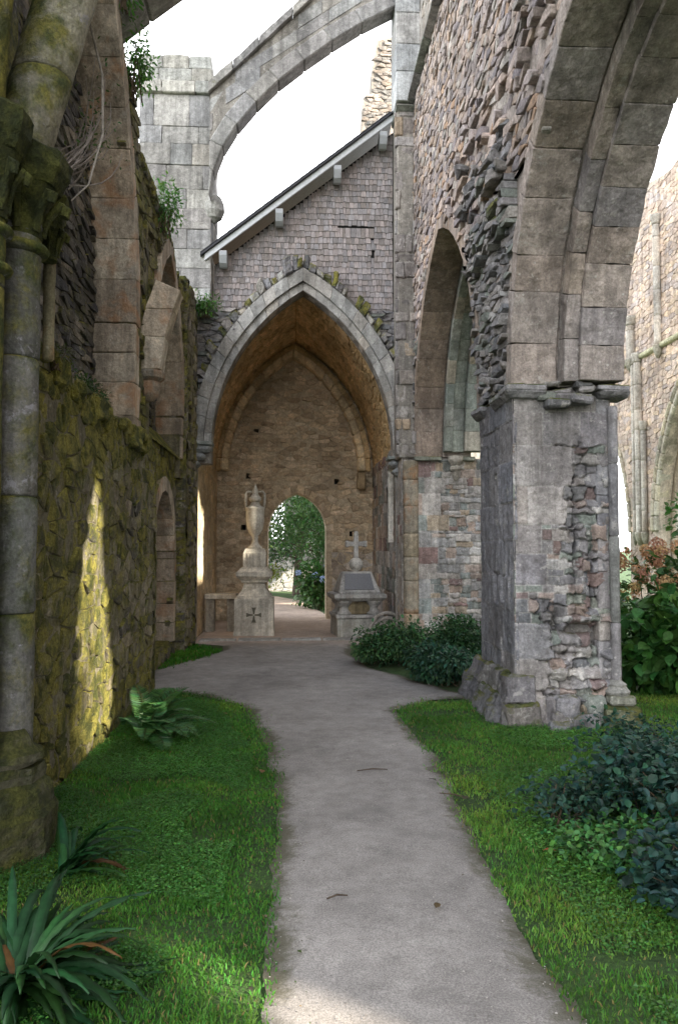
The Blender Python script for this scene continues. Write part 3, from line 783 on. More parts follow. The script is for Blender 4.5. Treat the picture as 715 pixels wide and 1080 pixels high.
    mb = MB(); rubble(mb, MX(2.13, -1), (8.0, 13.4, top + .12, 12.5), (.3, .16), lambda u, v: True, [(3, (.42, .37, .33)), (2, (.37, .34, .32))], (-.02, .015), .005, None, rng, .3, .46, .012); mb.build('upper_facing', 'bright', t)
arcade()

def respond():
    t = thing('respond_pier', 'patched pier of pale and red stones closing the far arch on the right', 'pier', (2.5, 13.2, 0))
    rng = random.Random(8)
    mb = MB(); box(mb, 1.80, 3.14, 13.0, 13.5, -.1, 3.1, (.40, .37, .34, 0), .01); box(mb, 1.74, 2.03, 12.95, 13.5, 3.1, 9.2, (*MORT, 0), .02); mb.build('core', 'patch', t)
    fz = lambda u, v: u > 2.42 or (v < .5)
    bl = split_blocks((2.03, 3.15, 0, 3.08), (.22, .36), (.26, .42), rng, fz, (.06, .17), (.09, .3))
    mb = MB(); relief(mb, MY(12.97, -1), (2.03, 3.15, 0, 3.08), .014, bl, P_PATCH, rng, lambda u, v: .006 + (.012 if u > 2.42 else 0), lambda u, v: .006 + (.02 if u > 2.42 else 0), .014, lambda u, v: .005 + (.014 if u > 2.42 else 0), mortar=(.46, .43, .40)); mb.build('patched_face', 'patch', t, True)
    bl = split_blocks((12.97, 13.5, 0, 3.08), (.1, .2), (.15, .3), rng)
    mb = MB(); relief(mb, MX(1.80, -1), (12.97, 13.5, 0, 3.08), .02, bl, P_PATCH, rng, lambda u, v: .01, lambda u, v: .015, .014, lambda u, v: .01, mortar=(.46, .43, .40)); mb.build('inner_face', 'patch', t, True)
    mb = MB(); coursed_shaft(mb, (1.95, 12.98), .13, 0, 3.05, (.35, .6), [(1, (.34, .29, .21)), (1, (.30, .26, .20))], 18, .0, rng); mb.build('half_column', 'dress', t, True)
    mb = MB(); ashlar(mb, MY(12.94, -1), (1.70, 2.05, 3.15, 9.05), (.14, .36), (.12, .36), lambda u, v: True, [(3, (.30, .27, .245)), (2, (.26, .24, .23)), (1.5, (.34, .27, .20)), (1, (.20, .18, .17))], (-.03, .02), .1, .015, .006, .012, lambda u, v: .25 if v < 5.2 else 0, rng)
    sub(mb, 2, .012, 9); mb.build('pilaster', 'patch', t)
    mb = MB()
    lathe(mb, (2.69, 12.86, 0), [(.03, 2.72), (.06, 2.80), (.07, 2.86), (.10, 2.90), (.10, 2.94), (.075, 2.96), (.12, 3.03), (.13, 3.06), (.13, 3.12)], (.36, .33, .28, 0), 12); mb.build('corbel', 'arch', t)
    mb = MB(); box(mb, 2.0, 2.45, 12.86, 13.0, 3.05, 3.12, (.22, .23, .19, .4), .01, .005); mb.build('impost', 'arch', t); mb = MB(); box(mb, 2.82, 3.02, 12.86, 13.0, 3.05, 3.12, (.22, .23, .19, .4), .01, .005); mb.build('impost', 'arch', t)
    # upper smooth shaft with weathered foot that takes the flying arch
    mb = MB(); z = 9.22
    while z < 14:
        h = rng.uniform(.4, .6); box(mb, 1.72, 2.135, 12.9, 13.55, z, z + h - .005, pick([(1, (.40, .40, .40)), (1, (.37, .375, .375))], rng), .01, .004, rng); z += h
    block8(mb, [(1.71, 12.94, 9.05), (2.1, 12.94, 9.05), (2.1, 13.5, 9.05), (1.71, 13.5, 9.05), (1.72, 12.82, 9.1), (2.13, 12.82, 9.1), (2.13, 13.5, 9.215), (1.72, 13.5, 9.215)], (.25, .27, .25, .3), .01)
    mb.build('upper_shaft', 'arch', t)
respond()

# ------------------------------------------------------------------ left: near pier
def left_pier():
    t = thing('clustered_pier', 'mossy lichen spotted clustered column with carved capitals at left edge', 'pier', (-1.65, 4.35, 0))
    rng = random.Random(9); PC = [(2, (.17, .17, .165)), (1, (.20, .195, .185))]
    mb = MB(); coursed_shaft(mb, (-1.53, 4.34), .13, .52, 3.45, (.62, .85), PC, 30, .12, rng); ms = mb.build('main_shaft', 'column', t, True)
    mb = MB(); coursed_shaft(mb, (-1.575, 4.02), .095, .5, 3.3, (.7, .9), PC, 20, .45, rng); mb.build('side_shaft', 'column', t, True)
    mb = MB(); coursed_shaft(mb, (-1.475, 4.74), .036, 2.72, 3.35, (.9, 1.2), [(1, (.28, .25, .16))], 12, 0, rng); mb.build('slim_shaft', 'dress', t, True)
    def ring(c, r, z, ms=.5):
        mb = MB(); lathe(mb, (c[0], c[1], 0), [(r, z - .035), (r + .03, z - .022), (r + .042, z), (r + .03, z + .02), (r, z + .03)], (.13, .13, .10, ms), 26); return mb
    m = ring((-1.53, 4.34), .13, 3.24); m2 = ring((-1.575, 4.02), .095, 3.22); m3 = ring((-1.575, 4.02), .095, 3.02)
    for q in (m2, m3): m.add(q.v, q.f, q.c[0])
    m.build('annulet', 'column', t, True).parent = ms
    # capitals : bell, crockets, heavy abacus
    def cap(c, r, z0, z1, ab):
        mb = MB(); h = z1 - z0; pr = []
        for i in range(9):
            k = i / 8; pr.append((r * (1 + .62 * k ** 2.2), z0 + h * k))
        lathe(mb, (c[0], c[1], 0), pr, (.10, .10, .06, .75), 24)
        for i in range(8):
            a = 2 * math.pi * i / 8 + .3; d = Vector((math.cos(a), math.sin(a), 0)); b = Vector((c[0], c[1], 0))
            pts = [b + d * r * 1.0 + Vector((0, 0, z0 + h * .1)), b + d * r * 1.22 + Vector((0, 0, z0 + h * .5)), b + d * r * 1.75 + Vector((0, 0, z0 + h * .82)), b + d * r * 2.0 + Vector((0, 0, z0 + h * .72)), b + d * r * 1.9 + Vector((0, 0, z0 + h * .58))]
            tube(mb, pts, [r * .16, r * .17, r * .2, r * .24, r * .17], (.12, .12, .075, .65), 8)
        s = r * 1.9
        lathe(mb, (c[0], c[1], 0), [(s * .92, z1), (s, z1 + .03), (s * 1.04, z1 + .06), (s * 1.12, z1 + .09), (s * 1.15, z1 + ab), (s * 1.05, z1 + ab + .02)], (.085, .085, .045, .8), 8, rot=.39)
        return mb
    mb = cap((-1.53, 4.34), .13, 3.30, 3.58, .17); q = cap((-1.575, 4.02), .10, 3.28, 3.62, .2); mb.v, off = mb.v, len(mb.v)
    mb.f += [tuple(off + i for i in f) for f in q.f]; mb.c += q.c; mb.v = mb.v + q.v
    q = cap((-1.46, 4.66), .055, 3.3, 3.52, .14); off = len(mb.v); mb.f += [tuple(off + i for i in f) for f in q.f]; mb.c += q.c; mb.v = mb.v + q.v
    sub(mb, 3, .010, 13); mb.build('capital', 'darkmoss', t)
    # springing of the vanished vault, leaning out over the aisle
    mb = MB(); coursed_shaft(mb, (-1.55, 4.36), .165, 3.74, 5.6, (.5, .7), [(1, (.27, .25, .20))], 24, .2, rng, (.45, .1)); mb.build('springer', 'column', t, True)
    mb = MB(); coursed_shaft(mb, (-1.64, 4.05), .12, 3.80, 5.4, (.5, .7), [(1, (.16, .15, .11))], 20, .5, rng, (.25, -.35)); mb.build('springer', 'mossy', t, True)
    # base mouldings
    mb = MB(); c = (-1.56, 4.28, 0)
    lathe(mb, c, [(.31, -.05), (.31, .22), (.29, .25)], (.13, .12, .08, .45), 8, rot=.39)
    lathe(mb, c, [(.28, .252), (.275, .33), (.26, .36), (.24, .38), (.25, .42), (.24, .46)], (.12, .115, .08, .45), 8, rot=.39)
    lathe(mb, c, [(.22, .462), (.235, .49), (.225, .52), (.18, .55), (.16, .60), (.13, .64)], (.14, .13, .09, .4), 24)
    sub(mb, 3, .025, 6); mb.build('base', 'darkmoss', t)
    mb = MB(); box(mb, -2.4, -1.68, 3.75, 4.75, 0, 8, (*P_SLATE[0][1], .3), .03); mb.build('pier_core', 'mossy', t)
left_pier()

# ------------------------------------------------------------------ left: aisle wall
L1 = Arch(4.55, 8.37, 4.0, 3.2); L2 = Arch(9.42, 11.95, 3.6, 2.05)
TOPL = [(2.5, 8.8), (5.8, 8.0), (6.9, 7.45), (7.5, 6.85), (8.1, 6.45), (8.8, 6.0), (9.5, 5.85), (10.3, 5.8), (11.3, 5.65), (12.3, 5.7), (13.4, 5.85)]
def topz(u):
    for a, b in zip(TOPL, TOPL[1:]):
        if u <= b[0]: return a[1] + (b[1] - a[1]) * (u - a[0]) / (b[0] - a[0])
    return TOPL[-1][1]
def left_wall():
    t = thing('mossy_aisle_wall', 'moss covered ruined wall with blind arches along the left', 'ruined wall', (-1.9, 8, 0))
    rng = random.Random(12); X0 = -1.58
    # lower wall
    mb = MB(); tops = resample([(3.4, 2.9), (5.2, 2.84), (6.6, 2.8), (7.6, 2.74), (8.42, 2.70), (9.15, 2.7)], .12)
    tops = [(u, v + .05 * noise.noise(Vector((u * 4, 0, 0)))) for u, v in tops]
    slab(mb, [[(3.4, -.2), (9.14, -.2)] + list(reversed(tops))], MX(X0 - .018, 1), -.9, 0, (.19, .17, .12, .15)); mb.build('lower_core', 'mossy', t)
    mb = MB()
    def mo(u, v):
        return .20 + (.25 if v > 2.3 else 0) + (.18 if v < .35 else 0) + max(0, .22 * noise.noise(Vector((u * 1.5, v * 1.5, 0)))) + (.15 if u < 7 else 0)
    rubble(mb, MX(X0, 1), (4.5, 9.14, -.1, 2.74), (.22, .13), lambda u, v: True, P_LEFT, (-.022, .007), .007, mo, rng, .32, .46, .012)
    rubble(mb, MY(9.13, 1), (-2.4, X0, 0, 2.7), (.25, .18), lambda u, v: True, P_LEFT, (-.02, .012), .006, mo, rng)
    sub(mb, 1, .010, 10); mb.build('rubble_facing', 'mossy', t)
    mb = MB(); relief(mb, MY(3.37, -1), (-2.5, X0 - .012, -.1, 2.9), .03, split_blocks((-2.5, X0, -.1, 2.9), (.1, .22), (.15, .4), rng), P_LEFT, rng, lambda u, v: .03, lambda u, v: .02, .02, lambda u, v: .02, tint=lambda u, v: .25)
    relief(mb, MY(3.26, -1), (-2.2, -1.73, 2.62, 8.6), .03, split_blocks((-2.2, -1.73, 2.62, 8.6), (.1, .22), (.15, .4), rng), P_LEFT, rng, lambda u, v: .03, lambda u, v: .02, .02, lambda u, v: .02, tint=lambda u, v: .25); mb.build('broken_end', 'mossy', t)
    # ragged mossy ledge
    mb = MB()
    for k in range(80):
        u = rng.uniform(4.7, 8.35); s = rng.uniform(.05, .13); z = 2.72 + .10 * max(0, (6.5 - u) / 1.8)
        mblock(mb, MX(X0, 1), u - s * 1.4, u + s * 1.4, z - s * .7 + rng.uniform(-.10, .06), z + s * .7, -.45, rng.uniform(-.12, .06), (*pick(P_SLATE, rng), .75), .025, .03, rng)
    sub(mb, 2, .03, 9); mb.build('ledge', 'mossy', t)
    # sloping sill from ledge back to the infill
    mb = MB(); slab(mb, [[(4.6, 2.7), (8.36, 2.65), (8.36, 3.0), (4.6, 3.1)]], lambda u, v, w: (-2.05 + (3.0 - v) * 1.0 + 0 * w, u, v + w), 0, .02, (.10, .10, .05, .8)); mb.build('sill', 'mossy', t)
    # slate infill of the near blind arch
    mb = MB(); slab(mb, [[(4.4, 2.4), (8.45, 2.4), (8.45, 7.4), (4.4, 7.4)]], MX(-2.14, 1), -.3, 0, (*P_SLATE[0][1], 0)); 
    rubble(mb, MX(-2.12, 1), (4.5, 8.4, 2.6, 7.3), (.30, .062), lambda u, v: L1.inside(u, v, .05), P_SLATE + [(1, (.22, .19, .16))], (-.02, .03), .004, lambda u, v: .05, rng, .35, .46, .008)
    mb.build('slate_infill', 'mossy', t)
    # upper wall round both arches
    hole1 = [(4.55, 2.68), (8.37, 2.68)]
    up = [(u, v + .08 * noise.noise(Vector((u * 5, 1, 0)))) for u, v in resample(TOPL, .15)]
    loop = [(3.3, 2.66), (4.55, 2.66)] + L1.line() + [(8.37, 2.66), (9.42, 2.66)] + L2.line() + [(11.95, 2.66), (13.38, 2.66)] + [p for p in reversed(up) if p[0] > 3.3] + [(3.3, topz(3.3))]
    mb = MB(); slab(mb, [loop], MX(-1.735, 1), -.46, 0, (.17, .15, .10, .15)); mb.build('upper_core', 'mossy', t)
    mb = MB()
    rubble(mb, MX(-1.72, 1), (4.6, 13.38, 2.66, 7.6), (.26, .10), lambda u, v: not L1.inside(u, v, .17) and not L2.inside(u, v, .16) and v < topz(u), P_LEFT, (-.02, .03), .005, lambda u, v: .32, rng, .3, .46, .010)
    # broken top stones
    for k in range(230):
        u = rng.uniform(5.5, 13.3); s = rng.uniform(.04, .12); z = topz(u) + rng.uniform(-.05, .08)
        if L1.inside(u, z, .02): continue
        w = rng.uniform(-.42, -.02)
        mblock(mb, MX(-1.72, 1), u - s * 1.5, u + s * 1.5, z - s * .6, z + s * .6, w - s, min(.04, w + s), (*pick(P_LEFT + P_CORE, rng), .45), .02, .02, rng)
    mb.build('upper_facing', 'mossy', t)
    # dressed jambs and soffits
    mb = MB()
    for zs in range(0): pass
    L1.ring(mb, MX(-1.72, 1), -.02, .22, -.42, .035, 9, P_DRESS, .006, .004, moss=lambda u, v: .05, rng=rng)
    z = 2.72
    while z < 3.98:
        h = rng.uniform(.26, .4); zz = min(3.99, z + h); mblock(mb, MX(-1.72, 1), 8.35, 8.55 + rng.uniform(0, .15), z + .002, zz - .002, -.42, .03, (*pick(P_DRESS, rng), .0), .008, .005, rng); z = zz
    sub(mb, 2, .008, 8); mb.build('dressed_arch', 'dress', t)
    mb = MB(); L2.ring(mb, MX(-1.72, 1), -.02, .2, -.40, .03, 6, P_DRESS, .006, .004, moss=lambda u, v: .1, rng=rng)
    z = 2.95
    while z < 3.58:
        h = rng.uniform(.26, .36); zz = min(3.59, z + h); mblock(mb, MX(-1.72, 1), 11.95, 12.15, z + .004, zz - .004, -.4, .012, pick(P_DRESS, rng), .012, .006, rng); z = zz
    mb.build('dressed_arch', 'dress', t)
    mb = MB(); slab(mb, [[(9.3, 2.4), (12.1, 2.4), (12.1, 5.75), (9.3, 5.75)]], MX(-2.1, 1), -.3, 0, (*P_SLATE[0][1], .2))
    rubble(mb, MX(-2.08, 1), (9.4, 12.0, 2.8, 5.7), (.3, .1), lambda u, v: L2.inside(u, v, .03), P_SLATE, (-.03, .03), .007, lambda u, v: .1, rng); mb.build('slate_infill', 'mossy', t)
    # lower wall of the second bay with its niche
    NI = Arch(10.15, 11.80, 1.55, .85); X1 = -1.80
    niche = [(10.15, -.2), (10.15, 1.55)] + NI.line()[1:-1] + [(11.80, 1.55), (11.80, -.2)]
    mb = MB(); slab(mb, [[(9.1, -.2)] + niche + [(12.2, -.2), (12.2, 3.0), (9.1, 3.0)]], MX(X1 - .03, 1), -.32, 0, (.17, .15, .10, .15)); mblock(mb, MX(X1 - .03, 1), 10.14, 11.81, -.2, .22, -.3, -.005, (.17, .15, .10, .3), .01); slab(mb, [[(9.1, -.2), (12.2, -.2), (12.2, 3.0), (9.1, 3.0)]], MX(X1 - .36, 1), -.5, 0, (.17, .155, .105, .1)); mb.build('niche_core', 'mossy', t)
    mb = MB(); rubble(mb, MX(X1, 1), (9.14, 12.2, -.1, 2.98), (.26, .18), lambda u, v: not (NI.inside(u, v, .12) and v > .10), P_LEFT, (-.025, .012), .006, lambda u, v: .15 + (.3 if v > 2.4 else 0), rng); mb.build('niche_facing', 'mossy', t)
    mb = MB(); NI.ring(mb, MX(X1, 1), -.01, .2, -.3, .02, 5, P_DRESS, .006, .005, moss=lambda u, v: .3, rng=rng)
    for u in (9.95, 11.79):
        z = .2
        while z < 1.53:
            h = rng.uniform(.26, .4); zz = min(1.54, z + h); mblock(mb, MX(X1, 1), u, u + .21, z + .002, zz - .002, -.3, .02, (*pick(P_DRESS, rng), .3), .006, .005, rng); z = zz
    ashlar(mb, MX(X1 - .33, 1), (10.15, 11.8, .22, 2.4), (.3, .42), (.4, .7), lambda u, v: NI.inside(u, v, 0), [(1, (.24, .20, .15)), (1, (.19, .165, .125))], (-.01, .01), .02, .012, .005, .005, lambda u, v: .15, rng)
    mb.build('niche', 'dress', t)
    mb = MB(); slab(mb, [[(9.2, 2.95), (12.1, 2.95), (12.1, 3.3), (9.2, 3.3)]], lambda u, v, w: (-2.05 + (3.3 - v) * .85, u, v + w), 0, .02, (.10, .10, .05, .7)); mb.build('sill', 'mossy', t)
    # wall up to the vaulted bay
    mb = MB(); slab(mb, [[(12.2, -.2), (13.36, -.2), (13.36, 5.8), (12.2, 5.8)]], MX(-1.69, 1), -.6, 0, (.14, .13, .09, .1))
    rubble(mb, MX(-1.66, 1), (12.15, 13.36, 0, 5.8), (.26, .14), lambda u, v: True, P_LEFT, (-.02, .02), .007, lambda u, v: .15, rng)
    relief(mb, MY(12.12, -1), (-2.3, -1.66, 0, 5.8), .03, split_blocks((-2.3, -1.66, 0, 5.8), (.1, .2), (.15, .35), rng), P_LEFT, rng, lambda u, v: .02, lambda u, v: .02, .02, lambda u, v: .01, tint=lambda u, v: .25); mb.build('end_wall', 'mossy', t)
    # rib springer stub on a moulded corbel
    mb = MB(); lathe(mb, (-1.66, 9.03, 0), [(.05, 3.28), (.11, 3.36), (.13, 3.44), (.12, 3.50), (.17, 3.54), (.18, 3.60), (.17, 3.62)], (.25, .23, .19, .05), 16); mb.build('corbel', 'dress', t)
    mb = MB()
    lv = [(3.63, -1.80, -1.52), (4.0, -1.78, -1.47), (4.32, -1.70, -1.38), (4.60, -1.58, -1.30)]
    for (z0, a0, b0), (z1, a1, b1) in zip(lv, lv[1:]):
        q = .06 if z1 > 4.5 else 0
        block8(mb, [(a0, 8.9, z0), (b0, 8.9, z0), (b0, 9.18, z0), (a0, 9.18, z0), (a1, 8.9, z1 + q), (b1, 8.9, z1 - q), (b1, 9.18, z1 - q), (a1, 9.18, z1 + q)], [c_ * 1.25 for c_ in pick(P_DRESS, rng)], .008, .004, rng)
    sub(mb, 2, .006, 8); mb.build('rib_springer', 'dress', t)
left_wall()

# ------------------------------------------------------------------ buttress tower and flying arches
def buttress():
    t = thing('buttress_pier', 'square grey ashlar buttress tower rising above the left wall', 'buttress', (-2.1, 13.8, 0))
    rng = random.Random(15)
    mb = MB(); box(mb, -2.66, -1.96, 13.46, 14.5, 0, 5.6, (*MORT, 0), .02); box(mb, -2.66, -1.49, 13.46, 14.5, 5.6, 9.55, (*MORT, 0), .02); mb.build('core', 'arch', t)
    mb = MB(); ashlar(mb, MY(13.42, -1), (-2.7, -1.45, 5.6, 9.5), (.3, .48), (.35, .65), lambda u, v: True, P_BUTT, (-.006, .012), .05, .008, .002, .005, lambda u, v: .1 if v < 6.6 else 0, rng)
    ashlar(mb, MX(-1.45, 1), (13.42, 14.5, 5.6, 9.5), (.3, .48), (.35, .65), lambda u, v: True, P_BUTT, (-.006, .012), .05, .008, .002, .005, None, rng); sub(mb, 2, .008, 8); mb.build('ashlar', 'arch', t)
    mb = MB()
    for z0, z1, o in ((9.5, 9.72, .05), (9.725, 9.95, .01), (9.955, 10.2, -.005)):
        u = -2.7 - o
        while u < -1.45 + o - .05:
            e = min(-1.45 + o, u + rng.uniform(.35, .6)); box(mb, u, e - .006, 13.4 - o, 14.5, z0, z1, (*pick([(1, (.40, .39, .36)), (1, (.36, .35, .32))], rng), .0), .015, .008, rng); u = e
    sub(mb, 2, .010, 8); mb.build('cap_courses', 'arch', t)
    mb = MB(); lathe(mb, (-1.40, 13.5, 0), [(.02, 7.25), (.13, 7.33), (.18, 7.45), (.17, 7.58), (.12, 7.70), (.05, 7.76)], (.3, .29, .27, 0), 14); mb.build('corbel', 'arch', t)
buttress()

FB_UNDER = [(-1.45, 7.55), (-1.36, 8.0), (-1.16, 8.45), (-.80, 8.80), (-.36, 9.20), (.10, 9.75), (.66, 10.30), (1.15, 10.66), (1.72, 10.95)]
FB_UNDER = [(-1.45, 7.55), (-1.38, 7.95), (-1.22, 8.38), (-.98, 8.78), (-.66, 9.18), (-.28, 9.57), (.16, 9.94), (.64, 10.30), (1.16, 10.65), (1.74, 10.98)]
def flying(name, label, y0, y1, dz, seed, under=None, topf=None):
    rng = random.Random(seed); t = thing(name, label, 'flying buttress', ((under or FB_UNDER)[0][0], (y0 + y1) / 2, (under or FB_UNDER)[0][1] + dz), 'flying buttresses spanning the aisle')
    U = [(a, b + dz) for a, b in (under or FB_UNDER)]; xs0, xs1 = U[0][0] + .01, U[-1][0]
    def nrm(i):
        a = U[max(i - 1, 0)]; b = U[min(i + 1, len(U) - 1)]; dx, dy = b[0] - a[0], b[1] - a[1]; l = math.hypot(dx, dy); return (-dy / l, dx / l)
    O = [(U[i][0] + nrm(i)[0] * .26, U[i][1] + nrm(i)[1] * .26) for i in range(len(U))]
    O = [(min(xs1, max(xs0, a)), b) for a, b in O]
    mb = MB()
    for i in range(len(U) - 1):
        q = [U[i], U[i + 1], O[i + 1], O[i]]; f = MY(y0, -1)
        block8(mb, [f(a, b, -(y1 - y0)) for a, b in q] + [f(a, b, 0) for a, b in q], pick(P_BUTT, rng), .02, .004, rng)
    mb.build('voussoirs', 'arch', t)
    top = topf or (lambda x: 9.42 + (x + 1.44) * .99 + dz)
    poly = [O[i] for i in range(len(O))] + [(xs1, top(xs1) - .12), (xs0, top(xs0) - .12)]
    mb = MB(); slab(mb, [poly], MY(y0 + .03, -1), -(y1 - y0 - .06), 0, (*MORT, 0))
    ashlar(mb, lambda u, v, w: (u, y0 + .02 - w, v + (u + 1.44) * .7), (xs0, xs1, U[0][1] - 1, 12.5), (.22, .3), (.4, .7), lambda u, v: in_poly(poly, u, v + (u + 1.44) * .7 + .03) and in_poly(poly, u, v + (u + 1.44) * .7 + .14) and in_poly(poly, u, v + (u + 1.44) * .7 - .12), P_BUTT, (-.008, .008), .04, .007, .002, .004, None, rng)
    mb.build('spandrel', 'arch', t)
    mb = MB(); x = xs0 - .02
    while x < xs1 - .04:
        e = min(xs1, x + rng.uniform(.35, .6)); q = [(x, top(x) - .115), (e - .002, top(e) - .115), (e - .002, top(e) + .06), (x, top(x) + .06)]; f = MY(y0 - .06, -1)
        block8(mb, [f(a, b, -(y1 - y0) - .12) for a, b in q] + [f(a, b, 0) for a, b in q], (*pick(P_BUTT, rng), .25), .010, .008, rng); x = e
    sub(mb, 2, .01, 7); mb.build('coping', 'arch', t)
    return t
flying('flying_buttress', 'grey flying buttress arching over the wood shingled gable', 13.02, 13.4, 0, 21)
flying('flying_buttress', 'nearest dark flying buttress cut by the top edge, above the near blind arch', 7.6, 8.05, 0, 22, [(-2.3, 6.1), (-2.08, 6.5), (-1.8, 6.82), (-1.5, 7.08), (-1.1, 7.4), (-.6, 7.8), (-.1, 8.2), (.5, 8.65), (1.2, 9.1), (2.02, 9.55)], lambda x: 7.65 + (x + 2.3) * .9)

# ------------------------------------------------------------------ vaulted bay
CF = Arch(-1.43, 1.73, 3.30, 2.80); CV = Arch(-1.70, 1.76, 3.25, 2.95); CR = Arch(-1.45, 1.42, 3.3, 2.53); DR = Arch(-.58, .72, 1.97, .85)
HOLES = [(-.85, 4.2), (.81, 4.06), (-1.02, 3.2), (.96, 3.08), (-1.12, 2.05), (1.30, 1.91)]
def chapel():
    t = thing('vaulted_bay', 'vaulted stone bay with pale pointed arch under a wood shingled gable', 'chapel', (.1, 15.5, 0))
    rng = random.Random(31); yF = 13.5
    # front wall
    loop = [(-2.0, -.2), (-1.69, -.2), (-1.69, 3.05), (-1.43, 3.05)] + CF.line() + [(1.73, 3.05), (1.77, 3.05), (1.77, -.2), (2.02, -.2), (2.02, 5.5)] + [p for p in reversed(CF.line(.42)) if p[1] > 5.5] + [(-2.0, 5.6)]
    mb = MB(); slab(mb, [loop], MY(yF + .05, -1), -.32, 0, (*MORT, 0)); mb.build('front_core', 'arch', t)
    mb = MB(); rubble(mb, MY(yF + .02, -1), (-2.0, .15, 0, 5.75), (.2, .07), lambda u, v: not CF.inside(u, v, .3) and (v > 3.2 or u < -1.85), P_CORE, (-.03, .05), .005, lambda u, v: .3 if v > 4.8 else .05, rng, bev=.009); mb.build('front_rubble', 'rubble', t)
    mb = MB(); rubble(mb, MY(yF + .02, -1), (.9, 2.03, 3.45, 5.75), (.2, .07), lambda u, v: not CF.inside(u, v, .3), P_CORE, (-.03, .05), .005, lambda u, v: .3 if v > 4.5 else .05, rng, bev=.009); mb.build('front_rubble', 'rubble', t)
    mb = MB(); CF.ring(mb, MY(yF, -1), 0, .13, -.3, .0, 13, P_PALE, .005, .003, rng=rng); CF.ring(mb, MY(yF, -1), .132, .34, -.3, .055, 13, P_PALE, .005, .003, rng=rng); fa = mb.build('front_arch', 'arch', t)
    mb = MB()
    for sd in (-1, 1):
        tt = .30
        while tt < .995:
            dt = rng.uniform(.022, .055); te = min(1, tt + dt); a = CF.pt(sd, tt, .345); b = CF.pt(sd, te - .004, .345); hh = rng.uniform(.09, .26) * (1.1 if tt > .75 else .85); h2 = hh * rng.uniform(.75, 1.2)
            c = CF.pt(sd, te - .004, .345 + h2); d = CF.pt(sd, tt, .345 + hh); f = MY(yF, -1); w1 = rng.uniform(.02, .14)
            if rng.random() > .06: block8(mb, [f(p[0], p[1], -.15) for p in (a, b, c, d)] + [f(p[0], p[1], w1) for p in (a, b, c, d)], (*pick(P_PALE + P_CORE, rng), rng.choice([.05, .15, .4])), .02, .02, rng)
            tt = te
    sub(mb, 2, .025, 8); mb.build('hood_stones', 'mossy', t).parent = fa
    # corbels
    for s, x, zt, nm in ((1, -1.60, 3.42, 'a'), (-1, 1.82, 3.18, 'b')):
        mb = MB(); y0, y1 = yF - .10, yF + .25
        box(mb, x - .2, x + .2, y0 - .02, y1, zt - .06, zt, (.27, .29, .27, .15), .01, .004)
        for k, (dz, r) in enumerate(((.13, .19), (.26, .14), (.38, .085))):
            box(mb, x - .18 if s > 0 else x - .18 + (.19 - r) * 1.5, x - .18 + r * 1.9 if s > 0 else x + .18, y0, y1, zt - .06 - dz, zt - .062 - dz + .128, (.28, .29, .29, .05), .05, .004)
        mb.build('corbel', 'arch', t)
    # side walls
    WIN = None
    mb = MB(); slab(mb, [[(13.7, -.2), (17.7, -.2), (17.7, 3.4), (13.7, 3.4)]], MX(-1.73, 1), -.22, 0, (.50, .42, .30, 0)); mb.build('side_core', 'pale', t); mb = MB(); relief(mb, MX(-1.71, 1), (13.72, 17.6, 0, 3.35), .03, split_blocks((13.72, 17.6, 0, 3.35), (.10, .2), (.2, .45), rng), [(1, (.60, .47, .29)), (1, (.52, .41, .27))], rng, lambda u, v: .015, lambda u, v: .010, .014, lambda u, v: .006, mortar=(.58, .50, .38), tint=lambda u, v: .3 * max(0, 1 - v / .6)); mb.build('side_wall', 'rear', t, True)
    mb = MB(); slab(mb, [[(13.6, -.2), (17.7, -.2), (17.7, 3.4), (13.6, 3.4)], [(13.85, 1.7), (14.8, 1.7), (14.8, 3.1), (13.85, 3.1)]], MX(1.79, -1), -.5, 0, (.60, .57, .52, 0)); mb.build('side_core', 'patch', t); mb = MB(); relief(mb, MX(1.77, -1), (13.55, 17.6, 0, 3.4), .02, split_blocks((13.55, 17.6, 0, 3.4), (.14, .3), (.25, .6), rng), P_PATCH, rng, lambda u, v: .015, lambda u, v: .018, .014, lambda u, v: .012, mortar=(.55, .52, .48), skip=lambda u, v: 13.84 < u < 14.79 and 1.69 < v < 3.09); mb.build('side_wall', 'patch', t, True)  # window hole added here to bring more daylight into the bay
    # vault: shell and fitted stones
    prof = CV.line(.04, 20); po = CV.line(.22, 20)
    mb = MB(); n = len(prof)
    vs = [(p[0], y, p[1]) for y in (13.72, 17.7) for p in prof] + [(p[0], y, p[1]) for y in (13.72, 17.7) for p in po]
    fs = []
    for i in range(n - 1):
        fs += [(i, i + 1, n + i + 1, n + i), (2 * n + i, 3 * n + i, 3 * n + i + 1, 2 * n + i + 1), (i, 2 * n + i, 2 * n + i + 1, i + 1), (n + i, n + i + 1, 3 * n + i + 1, 3 * n + i)]
    mb.add(vs, fs, (.52, .34, .16, 0)); mb.build('vault_shell', 'ochre', t)
    mb = MB(); al = CV.R * CV.phi(0)
    for sd in (-1, 1):
        def mf(u, v, w, sd=sd):
            p = CV.pt(sd, min(max(v / al, 0), 1), .02 - w); return (p[0], u, p[1])
        rubble(mb, mf, (13.74, 17.5, 0, al - .01), (.26, .085), lambda u, v: True, P_OCHRE, (-.012, .012), .005, None, rng, .3, .46, .01)
    mb.build('vault_stones', 'ochre', t)
    # rear wall with doorway and putlog holes
    door = [(-.58, -.2), (-.58, 1.97)] + DR.line()[1:-1] + [(.72, 1.97), (.72, -.2)]
    loop = [(-1.9, -.2)] + door + [(1.95, -.2), (1.95, 6.4), (-1.9, 6.4)]
    hl = [[(x - .055, z - .06), (x + .055, z - .06), (x + .055, z + .06), (x - .055, z + .06)] for x, z in HOLES]
